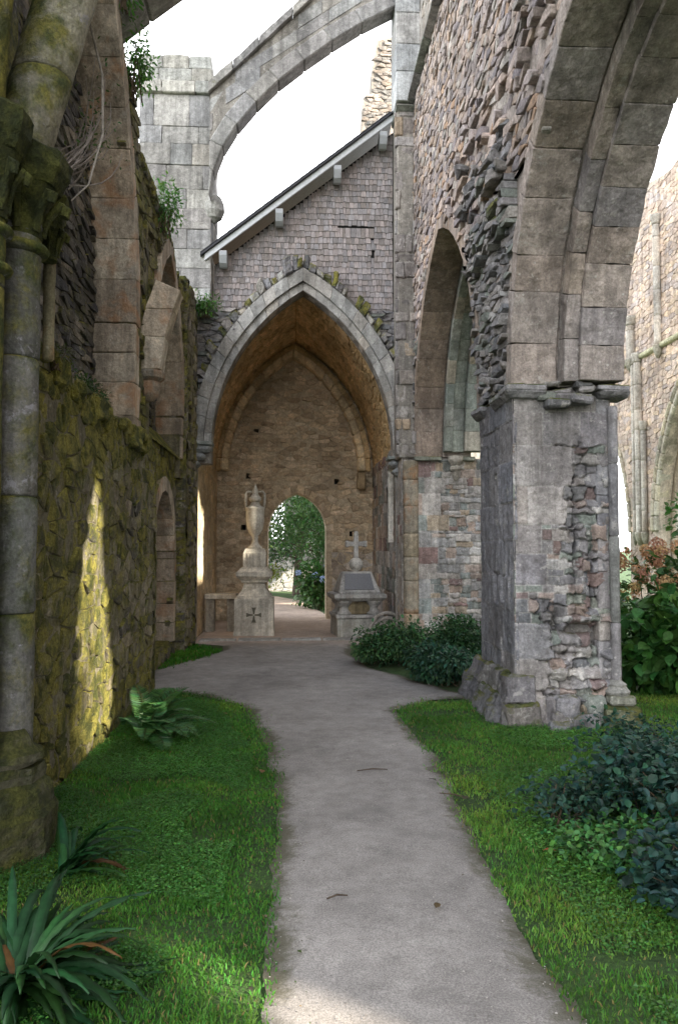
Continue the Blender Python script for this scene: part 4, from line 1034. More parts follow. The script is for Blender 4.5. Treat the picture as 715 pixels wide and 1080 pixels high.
    mb = MB(); slab(mb, [loop] + hl, MY(17.515, -1), -.6, 0, (.46, .38, .27, 0)); box(mb, -1.8, -.62, 18.14, 18.2, .2, 5, (.03, .03, .03, 0)); box(mb, .76, 1.9, 18.14, 18.2, .2, 5, (.03, .03, .03, 0)); mb.build('rear_core', 'rear', t)
    mb = MB(); nh = lambda u, v: not any(abs(u - x) < .1 and abs(v - z) < .085 for x, z in HOLES)
    rubble(mb, MY(17.5, -1), (-1.75, 1.8, 0, 6.2), (.21, .095), lambda u, v: not DR.inside(u, v, .14) and nh(u, v) and not (u > .7 and v < 1.45), P_REAR + [(1, (.36, .28, .19))], (-.025, .025), .008, None, rng, .3, .46, .012)
    rubble(mb, MY(17.5, -1), (.84, 1.8, 0, 1.5), (.26, .2), lambda u, v: True, [(2, (.44, .40, .35)), (1, (.36, .30, .24))], (-.015, .015), .006, None, rng); rs = mb.build('rear_stones', 'rear', t)
    mb = MB(); DR.ring(mb, MY(17.5, -1), 0, .18, -.5, .015, 8, P_REAR, .012, .004, rng=rng); mb.build('doorway_arch', 'rear', t).parent = rs
    mb = MB(); CR.ring(mb, MY(17.2, -1), 0, .17, -.32, .0, 11, [(1, (.66, .53, .35)), (1, (.58, .46, .30))], .03, .004, rng=rng)
    CR.ring(mb, MY(17.36, -1), .172, .30, -.12, .0, 11, P_OCHRE, .02, .004, rng=rng)
    box(mb, 1.40, 1.6, 17.28, 17.5, 2.9, 3.29, (.33, .25, .15, 0), .03); mb.build('rear_arch', 'ochre', t)
    # shingled gable
    sl_ = lambda x: 6.60 + (x + 1.42) * (9.22 - 6.78) / 3.10
    mb = MB(); slab(mb, [[(-1.42, 5.2), *[p for p in CF.line(.22) if p[1] > 5.2], (1.78, 5.2), (1.78, sl_(1.78)), (-1.42, sl_(-1.42))]], MY(13.76, -1), -.08, 0, (.008, .008, .008, 0)); gb = mb.build('gable_boarding', 'shingle', t)  # near-black colour carries the shade inside the slit openings
    mb = MB(); z = 5.2; row = 0
    while z < 9.3:
        x = -1.42 - rng.uniform(0, .1)
        while x < 1.76:
            w = rng.uniform(.045, .10); a, b = max(x, -1.42), min(x + w, 1.76)
            if b - a > .02 and z + .10 < sl_(a) and not CF.inside((a + b) / 2, z + .06, .26) and not (.78 < (a + b) / 2 < 1.40 and abs(z - 7.30) < .054) and not (1.37 < (a + b) / 2 < 1.41 and 6.7 < z < 7.1):
                zt = min(z + .185, sl_(a), sl_(b)); zb = z + rng.uniform(-.012, .012)
                k = rng.uniform(.7, 1.25); hue = rng.uniform(0, 1); c = (.265 * k + .04 * hue * k, .25 * k + .01 * hue, .255 * k - .012 * hue)
                block8(mb, [(a + .003, 13.722 - rng.uniform(0, .006), zb), (b - .003, 13.722 - rng.uniform(0, .006), zb), (b - .003, 13.752, zb), (a + .003, 13.752, zb), (a + .003, 13.742, zt), (b - .003, 13.742, zt), (b - .003, 13.754, zt), (a + .003, 13.754, zt)], c, .002, 0)
            x += w
        z += .108; row += 1
    mb.build('gable_shingles', 'shingle', t).parent = gb
    # roof, bargeboard, purlin ends
    y0 = 13.38
    mb = MB(); q = [(-1.55, sl_(-1.55) + .05), (1.74, sl_(1.74) + .05), (1.74, sl_(1.74) + .17), (-1.55, sl_(-1.55) + .17)]; f = MY(y0, -1)
    block8(mb, [f(a, b, -.04) for a, b in q] + [f(a, b, 0) for a, b in q], (.55, .56, .58), .006); bb = mb.build('bargeboard', 'paint', t)
    mb = MB(); q = [(-1.62, sl_(-1.62) + .175), (1.75, sl_(1.75) + .175), (1.75, sl_(1.75) + .215), (-1.62, sl_(-1.62) + .215)]
    block8(mb, [f(a, b, -4.2) for a, b in q] + [f(a, b, .05) for a, b in q], (.035, .035, .042), .006)
    # courses of slates on the slope
    for k in range(22):
        x0 = -1.62 + k * .155; x1 = x0 + .2
        if x1 > 1.74: break
        y = 13.33
        while y < 17.5:
            w = rng.uniform(.18, .3); q = [(x0, sl_(x0) + .225), (x1, sl_(x1) + .22), (x1, sl_(x1) + .235), (x0, sl_(x0) + .243)]
            block8(mb, [(a, y, b) for a, b in q] + [(a, y + w - .006, b) for a, b in q], pick([(1, (.05, .05, .06)), (1, (.035, .035, .04)), (.4, (.07, .075, .06))], rng), .002); y += w
    roof = mb.build('roof', 'slate', t); bb.parent = roof
    for x in (-1.24, -.27, .75, 1.56):
        mb = MB(); z = sl_(x) - .03; pts = [(0, .03), (0, -.15), (.10, -.21), (.2, -.22), (.28, -.17), (.34, -.05), (.34, .03)]
        slab(mb, [[(p[0] - .12, p[1]) for p in pts]], lambda u, v, w, x=x, z=z: (x + w, 13.62 - u, z + v + 0.0), -.065, .065, (.36, .37, .385)); mb.build('purlin_end', 'paint', t).parent = roof
    # stone gable behind the roof
    mb = MB(); s2 = lambda x: 7.85 + (x + 1.7) * .98
    slab(mb, [[(-1.75, 6.2), (1.9, 6.2), (1.9, s2(1.9)), (-1.75, s2(-1.75))]], MY(17.75, -1), -.4, 0, (*MORT, .0))
    rubble(mb, MY(17.73, -1), (-1.7, 1.9, 6.3, 11.3), (.26, .14), lambda u, v: v < s2(u) - .05, P_RUB, (-.02, .03), .008, None, rng)
    x = -1.8
    while x < 1.85:
        e = x + rng.uniform(.25, .5); q = [(x, s2(x) - .02), (e - .01, s2(e) - .02), (e - .01, s2(e) + rng.uniform(.12, .2)), (x, s2(x) + rng.uniform(.12, .2))]; f = MY(17.65, -1)
        block8(mb, [f(a, b, -.55) for a, b in q] + [f(a, b, 0) for a, b in q], (*pick(P_CORE, rng), .25), .03, .015, rng); x = e
    mb.build('rear_gable', 'rubble', t)
chapel()

def ruin_stub():
    t = thing('ruined_wall_stub', 'pale ragged wall stump standing high behind the shingled roof', 'ruined wall', (2, 19.5, 0)); rng = random.Random(41)
    mb = MB(); prof = [(1.66, 6), (1.66, 11.2), (1.72, 12.6), (1.74, 13.1), (1.95, 13.2), (1.98, 14.0), (2.1, 14.6), (3.4, 15), (3.4, 6)]
    slab(mb, [prof], MY(19.4, -1), -.8, 0, (.25, .22, .19, 0))
    rubble(mb, MY(19.37, -1), (1.68, 3.2, 8, 14.6), (.2, .085), lambda u, v: in_poly(prof, u - .06, v), [(2, (.25, .215, .19)), (1, (.20, .185, .17)), (1, (.29, .24, .20))], (-.02, .03), .004, lambda u, v: .15 if u < 1.6 else 0, rng)
    mb.build('wall_face', 'bright', t)
ruin_stub()

# ------------------------------------------------------------------ nave wall across, seen through the near arch
def proj(X, Y, Z, xw=9.0):
    k = (xw - X); return (Y - .62 * k, Z + .55 * k)
def nave():
    t = thing('nave_wall', 'pale sunny nave wall with shafts and arches beyond the pier', 'ruined wall', (9, 18, 0)); rng = random.Random(51); f = MX(9.0, -1)
    B1 = Arch(13.2, 18.9, 2.0, 4.3); B2 = Arch(20.55, 25.5, 2.0, 4.0)
    strip = [(7.05, .05), (6.80, .9), (6.58, 1.58), (6.36, 2.25), (6.05, 2.72), (5.5, 2.92), (5.0, 3.0), (5.1, 2.55), (5.4, 1.6), (5.6, .8), (5.75, .05)]  # strip, slot, patch: invented openings, outlined along the sun rays to cast light patches
    strip = [proj(-1.55, a, b) for a, b in strip]
    slot = [proj(-1.7, a, b) for a, b in ((13.8, 1.02), (14.9, 1.02), (14.95, 2.4), (14.35, 2.5), (14.0, 2.75), (13.8, 2.75))]
    patch = [proj(a, b, 0) for a, b in ((.70, 2.25), (.36, 2.60), (-.10, 2.97), (-.40, 3.22), (-.66, 3.42), (-.86, 3.3), (-.66, 2.95), (-.38, 2.7), (-.1, 2.2))]
    top = [(-30, 10.6), (-6, 10.9), (4, 10.7), (12, 10.9), (15, 11.2), (17, 10.9), (18.1, 10.7), (19, 10.9), (20.5, 11.3), (27, 11.0)]
    top = [(u, v + .12 * noise.noise(Vector((u * 3, 2, 0)))) for u, v in resample(top, .3)]
    loop = [(-30, -.2), (13.2, -.2), (13.2, 2.0)] + B1.line(0, 12)[1:-1] + [(18.9, 2.0), (18.9, -.2), (20.55, -.2), (20.55, 2.0)] + B2.line(0, 12)[1:-1] + [(25.5, 2.0), (25.5, -.2), (27, -.2)] + list(reversed(top))
    mb = MB(); slab(mb, [loop, strip, slot, patch], MX(9.03, -1), -.30, 0, (.52, .46, .39, 0)); mb.build('wall_core', 'bright', t)
    mb = MB(); rubble(mb, f, (15.2, 24.5, 0, 10.7), (.24, .11), lambda u, v: not B1.inside(u, v, .25) and not B2.inside(u, v, .2), P_BRIGHT, (-.01, .012), .004, None, rng, .3, .46, .010); mb.build('stone_facing', 'bright', t)
    PB = [(1, (.50, .46, .36)), (1, (.45, .43, .36))]
    mb = MB(); B1.ring(mb, f, .0, .14, -.3, .05, 14, PB, .03, .004, rng=rng); B1.ring(mb, f, .145, .26, -.3, .09, 14, PB, .04, .004, rng=rng); B2.ring(mb, f, 0, .12, -.3, .05, 12, PB, .03, .004, rng=rng); mb.build('arch_mouldings', 'bright', t)
    Bi = Arch(13.6, 18.45, 2.0, 3.75)
    mb = MB(); slab(mb, [[(13.0, -.2), (13.6, -.2), (13.6, 2.0)] + Bi.line(0, 12)[1:-1] + [(18.45, 2.0), (18.45, -.2), (19.2, -.2), (19.2, 6.6), (13.0, 6.6)]], MX(9.35, -1), -.35, 0, (.45, .38, .30, 0)); Bi.ring(mb, MX(9.35, -1), -.1, .12, -.3, .06, 14, PB, .03, .004, rng=rng); mb.build('inner_arch', 'bright', t)
    for (y, z0, z1, r) in ((19.72, 2.0, 6.42, .10), (19.45, 2.0, 4.6, .07), (20.0, 2.0, 6.42, .06), (18.55, 6.6, 9.6, .09), (20.1, 6.6, 7.5, .12)):
        mb = MB(); coursed_shaft(mb, (8.93, y), r, z0, z1, (.5, .8), [(1, (.50, .47, .42))], 14, 0, rng)
        lathe(mb, (8.93, y, 0), [(r, z1), (r * 1.25, z1 + .04), (r * 1.2, z1 + .08), (r * 1.5, z1 + .18), (r * 1.5, z1 + .24)], (.45, .43, .38, 0), 14)
        lathe(mb, (8.93, y, 0), [(r * .3, z0 - .35), (r * 1.1, z0 - .2), (r * 1.4, z0 - .05), (r * 1.3, z0)], (.35, .34, .28, .2), 14); mb.build('wall_shaft', 'bright', t, True)
    mb = MB(); block8(mb, [f(14, 6.48, 0), f(27, 6.48, 0), f(27, 6.7, -.05), f(14, 6.7, -.05), f(14, 6.52, .1), f(27, 6.52, .1), f(27, 6.6, .1), f(14, 6.6, .1)], (.42, .42, .28, .35), .02); mb.build('string_course', 'bright', t)
nave()
def sun_filter_ivy():
    # unseen ivy added in the strip opening to fray its sun patch
    t = thing('sun_filter_ivy', 'unseen ivy added to break the sun through the nave wall opening', 'climbing plant', (9.0, proj(-1.55, 5.7, 0)[0], 6))
    n = 900; Z = NP.uniform(0, 2.95, n); Y = 5.95 - Z * .27 + NP.random(n) ** 1.5 * .75; k = NP.random(n) < .55 - .5 * np.clip((Y - 5.95 + Z * .27) / .6, 0, 1); Y = Y[k]; Z = Z[k]; n = len(Y)
    q = np.array([proj(-1.55, a, b) for a, b in zip(Y, Z)]); P = np.stack([9.1 + NP.uniform(-.06, .06, n), q[:, 0], q[:, 1]], 1)
    D = NP.normal(size=(n, 3)); D[:, 2] -= 1; D[:, 0] *= .3; U = np.tile([-1.0, 0, .2], (n, 1)) + NP.normal(size=(n, 3)) * .3; L = NP.uniform(.06, .13, n)
    leaf_obj('leaves', P, D, U, L, L * .8, greens(n, (.05, .11, .025), .3), 'leaf', t, 'broad')
    mb = MB()
    for a in (5.2, 5.5, 5.8, 6.15):
        y0, z0 = proj(-1.55, a, -.1); y1, z1 = proj(-1.55, a - .1, 2.9); tube(mb, [(9.12, y0, z0), (9.1, (y0 + y1) / 2 + .08, (z0 + z1) / 2), (9.12, y1, z1)], [.012, .01, .006], (.1, .08, .05), 5)
    mb.build('stems', 'bark', t)
sun_filter_ivy()

# ------------------------------------------------------------------ monuments
def urn():
    cx, cy = -.715, 14.55; t = thing('urn_monument', 'tall pale stone urn on a stepped pedestal carved with a cross', 'monument', (cx, cy, 0)); C1 = (.50, .46, .385, 0); c = (cx, cy, 0)
    mb = MB(); lathe(mb, c, [(.365, 0), (.365, .085), (.355, .09), (.35, .12), (.35, .66), (.345, .68)], C1, sq=True); sub(mb, 3, .006, 9); pl = mb.build('plinth', 'pale', t)
    mb = MB(); y = cy - .356
    for a in range(4):
        an = a * math.pi / 2; ca, sa = math.cos(an), math.sin(an)
        pts = [(-.012, .015), (.012, .015), (.020, .08), (.042, .135), (-.042, .135), (-.020, .08)]
        slab(mb, [[(cx + p[0] * ca - p[1] * sa, .385 + p[0] * sa + p[1] * ca) for p in pts]], MY(y, -1), -.01, .006, (.13, .12, .09, 0))
    mb.build('carved_cross', 'pale', t).parent = pl
    mb = MB(); lathe(mb, c, [(.31, .68), (.31, .72), (.28, .75), (.21, .86), (.19, .93), (.20, .95), (.24, .97), (.24, 1.0), (.31, 1.06), (.325, 1.08), (.325, 1.15), (.30, 1.17), (.23, 1.24)], C1, sq=True); sub(mb, 2, .004, 9); mb.build('pedestal', 'pale', t)
    mb = MB(); lathe(mb, c, [(.205, 1.24), (.205, 1.50), (.19, 1.52), (.17, 1.58)], C1, sq=True)
    for s in (-.12, -.06, 0, .06, .12): box(mb, cx + s - .012, cx + s + .012, cy - .222, cy - .2, 1.27, 1.48, C1, .004)
    sub(mb, 2, .003, 9); mb.build('fluted_block', 'pale', t)
    mb = MB(); lathe(mb, c, [(.13, 1.58), (.13, 1.61), (.085, 1.64), (.055, 1.70), (.05, 1.76), (.065, 1.79), (.05, 1.81), (.10, 1.86), (.145, 1.95), (.165, 2.08), (.172, 2.22), (.168, 2.30), (.175, 2.315), (.175, 2.33), (.15, 2.35), (.11, 2.37), (.085, 2.40), (.075, 2.44)], C1, 28); va = mb.build('vase', 'pale', t, True)
    for s in (-1, 1):
        mb = MB(); x = cx + s * .155; tube(mb, [(x, cy, 2.30), (x + s * .02, cy, 2.42), (x + s * .02, cy, 2.60), (x - s * .02, cy, 2.64), (cx + s * .06, cy, 2.63)], [.022, .022, .022, .022, .018], C1, 8); mb.build('handle', 'pale', t, True).parent = va
    mb = MB(); lathe(mb, c, [(.075, 2.44), (.11, 2.48), (.115, 2.52), (.08, 2.55), (.05, 2.60), (.055, 2.65), (.035, 2.70), (.012, 2.76), (.004, 2.79)], C1, 20); mb.build('lid', 'pale', t, True).parent = va
urn()
def tomb():
    t = thing('cross_topped_tomb', 'grey stone tomb with dark plaque and a cross standing on a ball', 'tomb', (1.14, 14.35, 0)); th = R(6); C1 = (.40, .385, .36, 0)
    def q(mb):
        for i, p in enumerate(mb.v):
            x, y = p[0], p[1]; mb.v[i] = (1.14 + x * math.cos(th) - y * math.sin(th), 14.35 + x * math.sin(th) + y * math.cos(th), p[2])
        return mb
    mb = MB(); box(mb, -.41, .41, -.42, .42, -.05, .34, (.36, .35, .31, .05), .015, .004); box(mb, -.43, .43, -.44, .44, .34, .40, C1, .012); sub(mb, 2, .006, 9); q(mb).build('base', 'pale', t)
    for sx in (-.27, .27):
        for sy in (-.28, .28):
            mb = MB(); lathe(mb, (sx, sy, 0), [(.13, .40), (.13, .43), (.09, .46), (.07, .52), (.10, .57), (.14, .61), (.14, .64)], C1, 16); q(mb).build('leg', 'pale', t, True)
    mb = MB(); box(mb, -.20, .20, -.3, .3, .40, .64, (.25, .2, .12, 0), .02); q(mb).build('core', 'pale', t)
    mb = MB(); lathe(mb, (0, 0, 0), [(.40, .64), (.47, .70), (.47, .76), (.42, .78)], C1, sq=True); q(mb).build('table_slab', 'pale', t)
    mb = MB(); block8(mb, [(-.38, -.4, .78), (.38, -.4, .78), (.38, .4, .78), (-.38, .4, .78), (-.27, -.12, 1.16), (.27, -.12, 1.16), (.27, .12, 1.16), (-.27, .12, 1.16)], C1, .02); cf = q(mb).build('sloping_coffer', 'pale', t)
    mb = MB(); sl = lambda x, s, o: (x, -.4 + .28 * s - o * .8, .78 + .38 * s + o * .6)
    block8(mb, [sl(-.27, .16, -.01), sl(.27, .16, -.01), sl(.235, .9, -.01), sl(-.235, .9, -.01), sl(-.27, .16, .012), sl(.27, .16, .012), sl(.235, .9, .012), sl(-.235, .9, .012)], (.17, .17, .178, 0), .004); q(mb).build('plaque', 'iron', t).parent = cf
    mb = MB(); pr = [(.13 * math.sin(a), 1.29 - .13 * math.cos(a)) for a in [math.pi * i / 12 for i in range(1, 12)]]; lathe(mb, (0, 0, 0), [(.09, 1.15)] + pr[1:], (.44, .42, .38, 0), 20); q(mb).build('ball', 'pale', t, True)
    mb = MB(); box(mb, -.042, .042, -.04, .04, 1.40, 1.86, C1, .01); box(mb, -.15, -.0421, -.04, .04, 1.62, 1.71, C1, .01); box(mb, .0421, .15, -.04, .04, 1.62, 1.71, C1, .01)
    for a, b in ((-.165, 1.665), (.165, 1.665), (0, 1.87)): box(mb, a - .035, a + .035, -.045, .045, b - .06 if a else b - .03, b + .06 if a else b + .03, C1, .015)
    q(mb).build('cross', 'pale', t)
tomb()
def fragments():
    mb = MB(); c = (1.62, 13.62)
    t = thing('tracery_fragment', 'broken pale tracery wheel stone leaning beside the tomb', 'stone fragment', (1.62, 13.62, 0))
    for r in (.20, .27, .34):
        pts = [(c[0] + .02 - r * math.cos(a), c[1] + .1 * math.sin(a), .03 + r * 1.25 * math.sin(a)) for a in [math.pi * i / 14 for i in range(0, 12)]]
        tube(mb, pts, .032, (.36, .33, .29, .05), 8)
    mb.build('arc_moulding', 'pale', t, True)
    mb = MB(); box(mb, 1.55, 1.74, 13.6, 13.72, 0, .32, (.33, .31, .27, .1), .02, .02); mb.build('back_stone', 'pale', t)
    mb = MB(); box(mb, -1.68, -1.08, 14.9, 15.3, .62, .72, (.46, .43, .37, 0), .012, .006); 
    t2 = thing('stone_ledge', 'low pale stone shelf against the wall left of the urn', 'stone shelf', (-1.4, 15.1, 0)); mb.build('shelf_slab', 'pale', t2)
    mb = MB(); box(mb, -1.66, -1.5, 14.95, 15.25, 0, .62, (.3, .27, .22, 0), .012, .006); box(mb, -1.26, -1.12, 14.95, 15.25, 0, .62, (.3, .27, .22, 0), .012, .006); mb.build('support', 'pale', t2)
fragments()

# ------------------------------------------------------------------ lawns
LAWN_L = [(-1.57, 1.6), (-.1, 1.6)] + [p for p in PATH_L if 2.3 < p[1] < 9] + [(-1.57, 9.0)]
LAWN_R = [(1.03, 1.6)] + [p for p in PATH_R if 2.5 < p[1] < 8.3] + [(1.9, 8.2), (1.75, 7.0), (3.2, 6.9), (3.4, 8.6), (5.5, 8.6), (5.5, 5), (2.6, 2.0), (2.2, 1.6)]
LAWN_S = [(-1.79, 10.4), (-1.25, 11.9), (-1.12, 12.35), (-1.64, 12.9), (-1.79, 12.2)]
def grass(name, polys, dens, hh, base, w=.0042, far=None, var=.35):
    Vs = []; Cs = []; cnt = 0
    for poly in polys:
        x0, x1 = min(p[0] for p in poly), max(p[0] for p in poly); y0, y1 = min(p[1] for p in poly), max(p[1] for p in poly)
        n = int((x1 - x0) * (y1 - y0) * dens); X = NP.uniform(x0, x1, n); Y = NP.uniform(y0, y1, n)
        # ragged edges: test a jittered point
        sp = np.where(NP.random(n) < .3, .12, .05); k = in_poly_np(poly, X + NP.normal(0, 1, n) * sp, Y + NP.normal(0, 1, n) * sp); X = X[k]; Y = Y[k]
        # thinner far away, patchy everywhere
        den = np.array([noise.noise(Vector((a * 3.1, b * 3.1, 0))) for a, b in zip(X, Y)])
        k = (NP.random(len(X)) < np.clip(1.25 - Y / 11, .35, 1)) & (NP.random(len(X)) < .75 + den * .9); X = X[k]; Y = Y[k]; den = den[k]; n = len(X)
        a = NP.uniform(0, 2 * np.pi, n); h = hh * NP.uniform(.45, 1.35, n) * (1 + den * .5); ww = w * NP.uniform(.7, 1.3, n) * (1 + Y / 10)
        lean = NP.uniform(.15, .95, n) * h; b = NP.uniform(0, 2 * np.pi, n)
        B = np.stack([X, Y, np.full(n, -.006)], 1); S = np.stack([np.cos(a), np.sin(a), np.zeros(n)], 1) * ww[:, None]; Ld = np.stack([np.cos(b), np.sin(b), np.zeros(n)], 1) * lean[:, None]; Up = np.array([0, 0, 1.0])[None, :] * h[:, None]
        V = np.stack([B - S, B + S, B + S * .7 + Ld * .35 + Up * .6, B - S * .7 + Ld * .35 + Up * .6, B + Ld + Up * .95], 1).reshape(-1, 3); Vs.append(V)
        c = greens(n, base, var); tone = np.array([noise.noise(Vector((q * 1.3, r * 1.3, 7))) for q, r in zip(X, Y)]); c *= (1 + tone * .55)[:, None]; c[:, 0] *= (1 + np.clip(tone, 0, 1) * .9); dry = NP.random(n) < .05; c[dry] = np.array([.22, .18, .07]); Cs.append(c)
    V = np.concatenate(Vs); C = np.concatenate(Cs); n = len(C)
    F = []
    for i in range(n): o = i * 5; F.append((o, o + 1, o + 2, o + 3)); F.append((o + 3, o + 2, o + 4))
    C = np.repeat(np.concatenate([C, np.zeros((n, 1))], 1), 2, axis=0)
    return mesh_obj(name, V, F, C, 'grass', None, False)
tag(grass('grass', [LAWN_L], 14000, .021, (.066, .205, .030), .0024), 'short green grass along the left of the path', 'grass', kind='stuff')
tag(grass('grass', [LAWN_R], 11000, .024, (.078, .21, .034), .0025), 'short green grass round the foot of the pier', 'grass', kind='stuff')
tag(grass('grass', [LAWN_S], 9000, .05, (.05, .19, .018), .0035), 'small green grass patch under the niche', 'grass', kind='stuff')
def clover(name, poly, n, size, base, cond=None):
    x0, x1 = min(p[0] for p in poly), max(p[0] for p in poly); y0, y1 = min(p[1] for p in poly), max(p[1] for p in poly)
    X = NP.uniform(x0, x1, n); Y = NP.uniform(y0, y1, n); k = in_poly_np(poly, X, Y)
    d = np.array([noise.noise(Vector((a * 1.6, b * 1.6, 4))) for a, b in zip(X, Y)]); k &= d > -.12
    X = X[k]; Y = Y[k]; m = len(X); P = np.stack([X, Y, NP.uniform(.0, .035, m)], 1)
    a = NP.uniform(0, 2 * np.pi, m); D = np.stack([np.cos(a), np.sin(a), NP.uniform(-.2, .5, m)], 1); U = np.tile([0, 0, 1.0], (m, 1)) + NP.normal(size=(m, 3)) * .3
    L = size * NP.uniform(.6, 1.4, m); c = greens(m, base, .35); tone = np.array([noise.noise(Vector((q * 1.1, r * 1.1, 9))) for q, r in zip(X, Y)]); c *= (1 + tone * .5)[:, None]
    return leaf_obj(name, P, D, U, L, L * .8, c, 'leaf', None, 'dia')
tag(clover('ground_cover', [(-1.56, 1.6), (-.35, 1.6), (-.32, 4), (-.3, 6.2), (-.75, 8), (-1.56, 8.9)], 150000, .012, (.058, .185, .032)), 'dense tiny leaved ground cover in the left lawn', 'ground cover', kind='stuff')
tag(clover('ground_cover', [(1.2, 1.6), (2.6, 1.8), (3.2, 5), (2.8, 6.9), (1.5, 7), (1.25, 5)], 90000, .015, (.066, .19, .032)), 'patchy clover growing in the right lawn', 'ground cover', kind='stuff')

# ------------------------------------------------------------------ ferns and shrubs
def hart_fern(label, c, n, ln, wd, az=(0, 6.28), el=(.25, 1.1), rng=None, brown=2):
    t = thing('strap_leaf_fern', label, 'fern', c, 'strap leaved ferns beside the clustered pier'); rng = rng or RNG
    V = []; F = []; Cc = []
    for i in range(n):
        a = rng.uniform(*az); L = ln * rng.uniform(.65, 1.15); e = rng.uniform(*el); w = wd * rng.uniform(.8, 1.2); K = 16
        col = greens(1, (.014, .055, .016), .45)[0]
        if i < brown: col = np.array([.10, .05, .015]) * rng.uniform(.7, 1.2)
        p = Vector(c) + Vector((rng.uniform(-.04, .04), rng.uniform(-.04, .04), .01)); o = len(V); sd = Vector((-math.sin(a), math.cos(a), 0)); dr = rng.uniform(.7, 1.7); tw = rng.uniform(-.4, .4)
        for k in range(K + 1):
            s = k / K; ee = e - dr * s ** 1.5; d = Vector((math.cos(a) * math.cos(ee), math.sin(a) * math.cos(ee), math.sin(ee)))
            wf = w * min(1, s * 5 + .15) * (1 - max(0, (s - .55) / .45) ** 1.7) + .002; nn = d.cross(sd); s2 = (sd + nn * tw * s).normalized()
            wv = math.sin(k * 2.1 + i) * w * .28; wv2 = math.sin(k * 2.3 + i * 2) * w * .28
            V += [tuple(p + s2 * wf - nn * (w * .25 + wv)), tuple(p + s2 * wf * .5 - nn * w * .05), tuple(p), tuple(p - s2 * wf * .5 - nn * w * .05), tuple(p - s2 * wf - nn * (w * .25 + wv2))]
            p = p + d * (L / K)
            if p.z < .02: p.z = .02
        for k in range(K):
            for q in range(4): F.append((o + k * 5 + q, o + k * 5 + q + 1, o + k * 5 + q + 6, o + k * 5 + q + 5)); Cc.append((*(col * (1.15 if q in (1, 2) else .95)), 0))
    mesh_obj('fronds', V, F, Cc, 'gloss', t, True)
    return t
hart_fern('larger glossy strap leaved fern in the bottom left corner', (-1.0, 2.98, 0), 130, .52, .0175, (-2.6, 3.0), (.05, .95), random.Random(2), 7)
hart_fern('smaller strap leaved fern between pier base and lawn', (-1.13, 3.95, 0), 26, .46, .0165, (-.6, 2.0), (.2, 1.1), random.Random(4), 2)

def frond_fern(name, label, c, n, ln, base, az=(0, 6.28), el=(.5, 1.25), group=None, pin=22, rng=None, mat='leaf', pl=.22):
    t = thing(name, label, 'fern', c, group); rng = rng or RNG
    P = []; D = []; U = []; L = []; mb = MB()
    for i in range(n):
        a = rng.uniform(*az); ll = ln * rng.uniform(.7, 1.1); e = rng.uniform(*el); p = Vector(c); dr = rng.uniform(.9, 1.7); sd = Vector((-math.sin(a), math.cos(a), 0)); pts = []
        for k in range(pin + 1):
            s = k / pin; ee = e - dr * s ** 1.3; d = Vector((math.cos(a) * math.cos(ee), math.sin(a) * math.cos(ee), math.sin(ee))); pts.append(tuple(p)); nn = sd.cross(d)
            pw = pl * ll * (math.sin(math.pi * min(1, .12 + s * .88)) ** .8) * .95 + .004
            if s > .08:
                for q in (-1, 1):
                    dd = sd * q + d * .45 - nn * .1 + Vector((0, 0, -.12))
                    P.append(tuple(p)); D.append(tuple(dd)); U.append(tuple(nn + Vector((rng.uniform(-.3, .3), rng.uniform(-.3, .3), .15)))); L.append(pw)
            p = p + d * (ll / pin)
            if p.z < c[2] - .25: break
        if len(pts) > 2: tube(mb, pts, [.004 * (1 - .8 * k / len(pts)) for k in range(len(pts))], (.07, .09, .03), 4)
    m_ = len(P); L = np.array(L)
    leaf_obj('fronds', np.array(P), np.array(D), np.array(U), L, np.minimum(.022, L * .34), greens(m_, base, .35), mat, t, 'leaf')
    mb.build('stalks', 'bark', t)
    return t
frond_fern('feathery_fern', 'feathery green fern at the foot of the mossy wall', (-1.22, 6.75, 0), 26, .60, (.04, .125, .035), (-1.9, 2.2), (.45, 1.35), None, 26, random.Random(6))
# wall plants
for lab, c, r, n in (('leafy green creeper on the broken wall top nearest the sky', (-1.64, 8.0, 6.28), (.22, .42, .55), 620), ('pale green creeper hanging before the foot of the grey buttress tower', (-1.62, 9.7, 5.55), (.26, .5, .62), 800), ('small creeper rooted high under the near flying arch', (-1.64, 7.35, 6.75), (.16, .28, .45), 360), ('creeper trailing over the mossy shoulder left of the pale arch', (-1.55, 13.3, 5.55), (.32, .2, .35), 520)):
    bush('wall_creeper', lab, 'creeper', c, r, n, .060, (.075, .19, .035), 'leaf', 'leaf', 'creepers on the wall tops', 12, .15, .42, 9, .5, .4)
bush('ledge_weed', 'dark leafy weeds on the ledge below the stained blind arch', 'weed', (-1.66, 6.35, 2.70), (.22, .75, .22), 1500, .032, (.035, .085, .02), 'leaf', 'leaf', None, 10, .2, .45, 9)
bush('ledge_weed', 'dry grassy tuft where the slim shaft meets the ledge', 'weed', (-1.56, 5.15, 2.78), (.10, .3, .14), 380, .03, (.07, .09, .02), 'leaf', 'leaf', None, 6, .2, .3, 5)

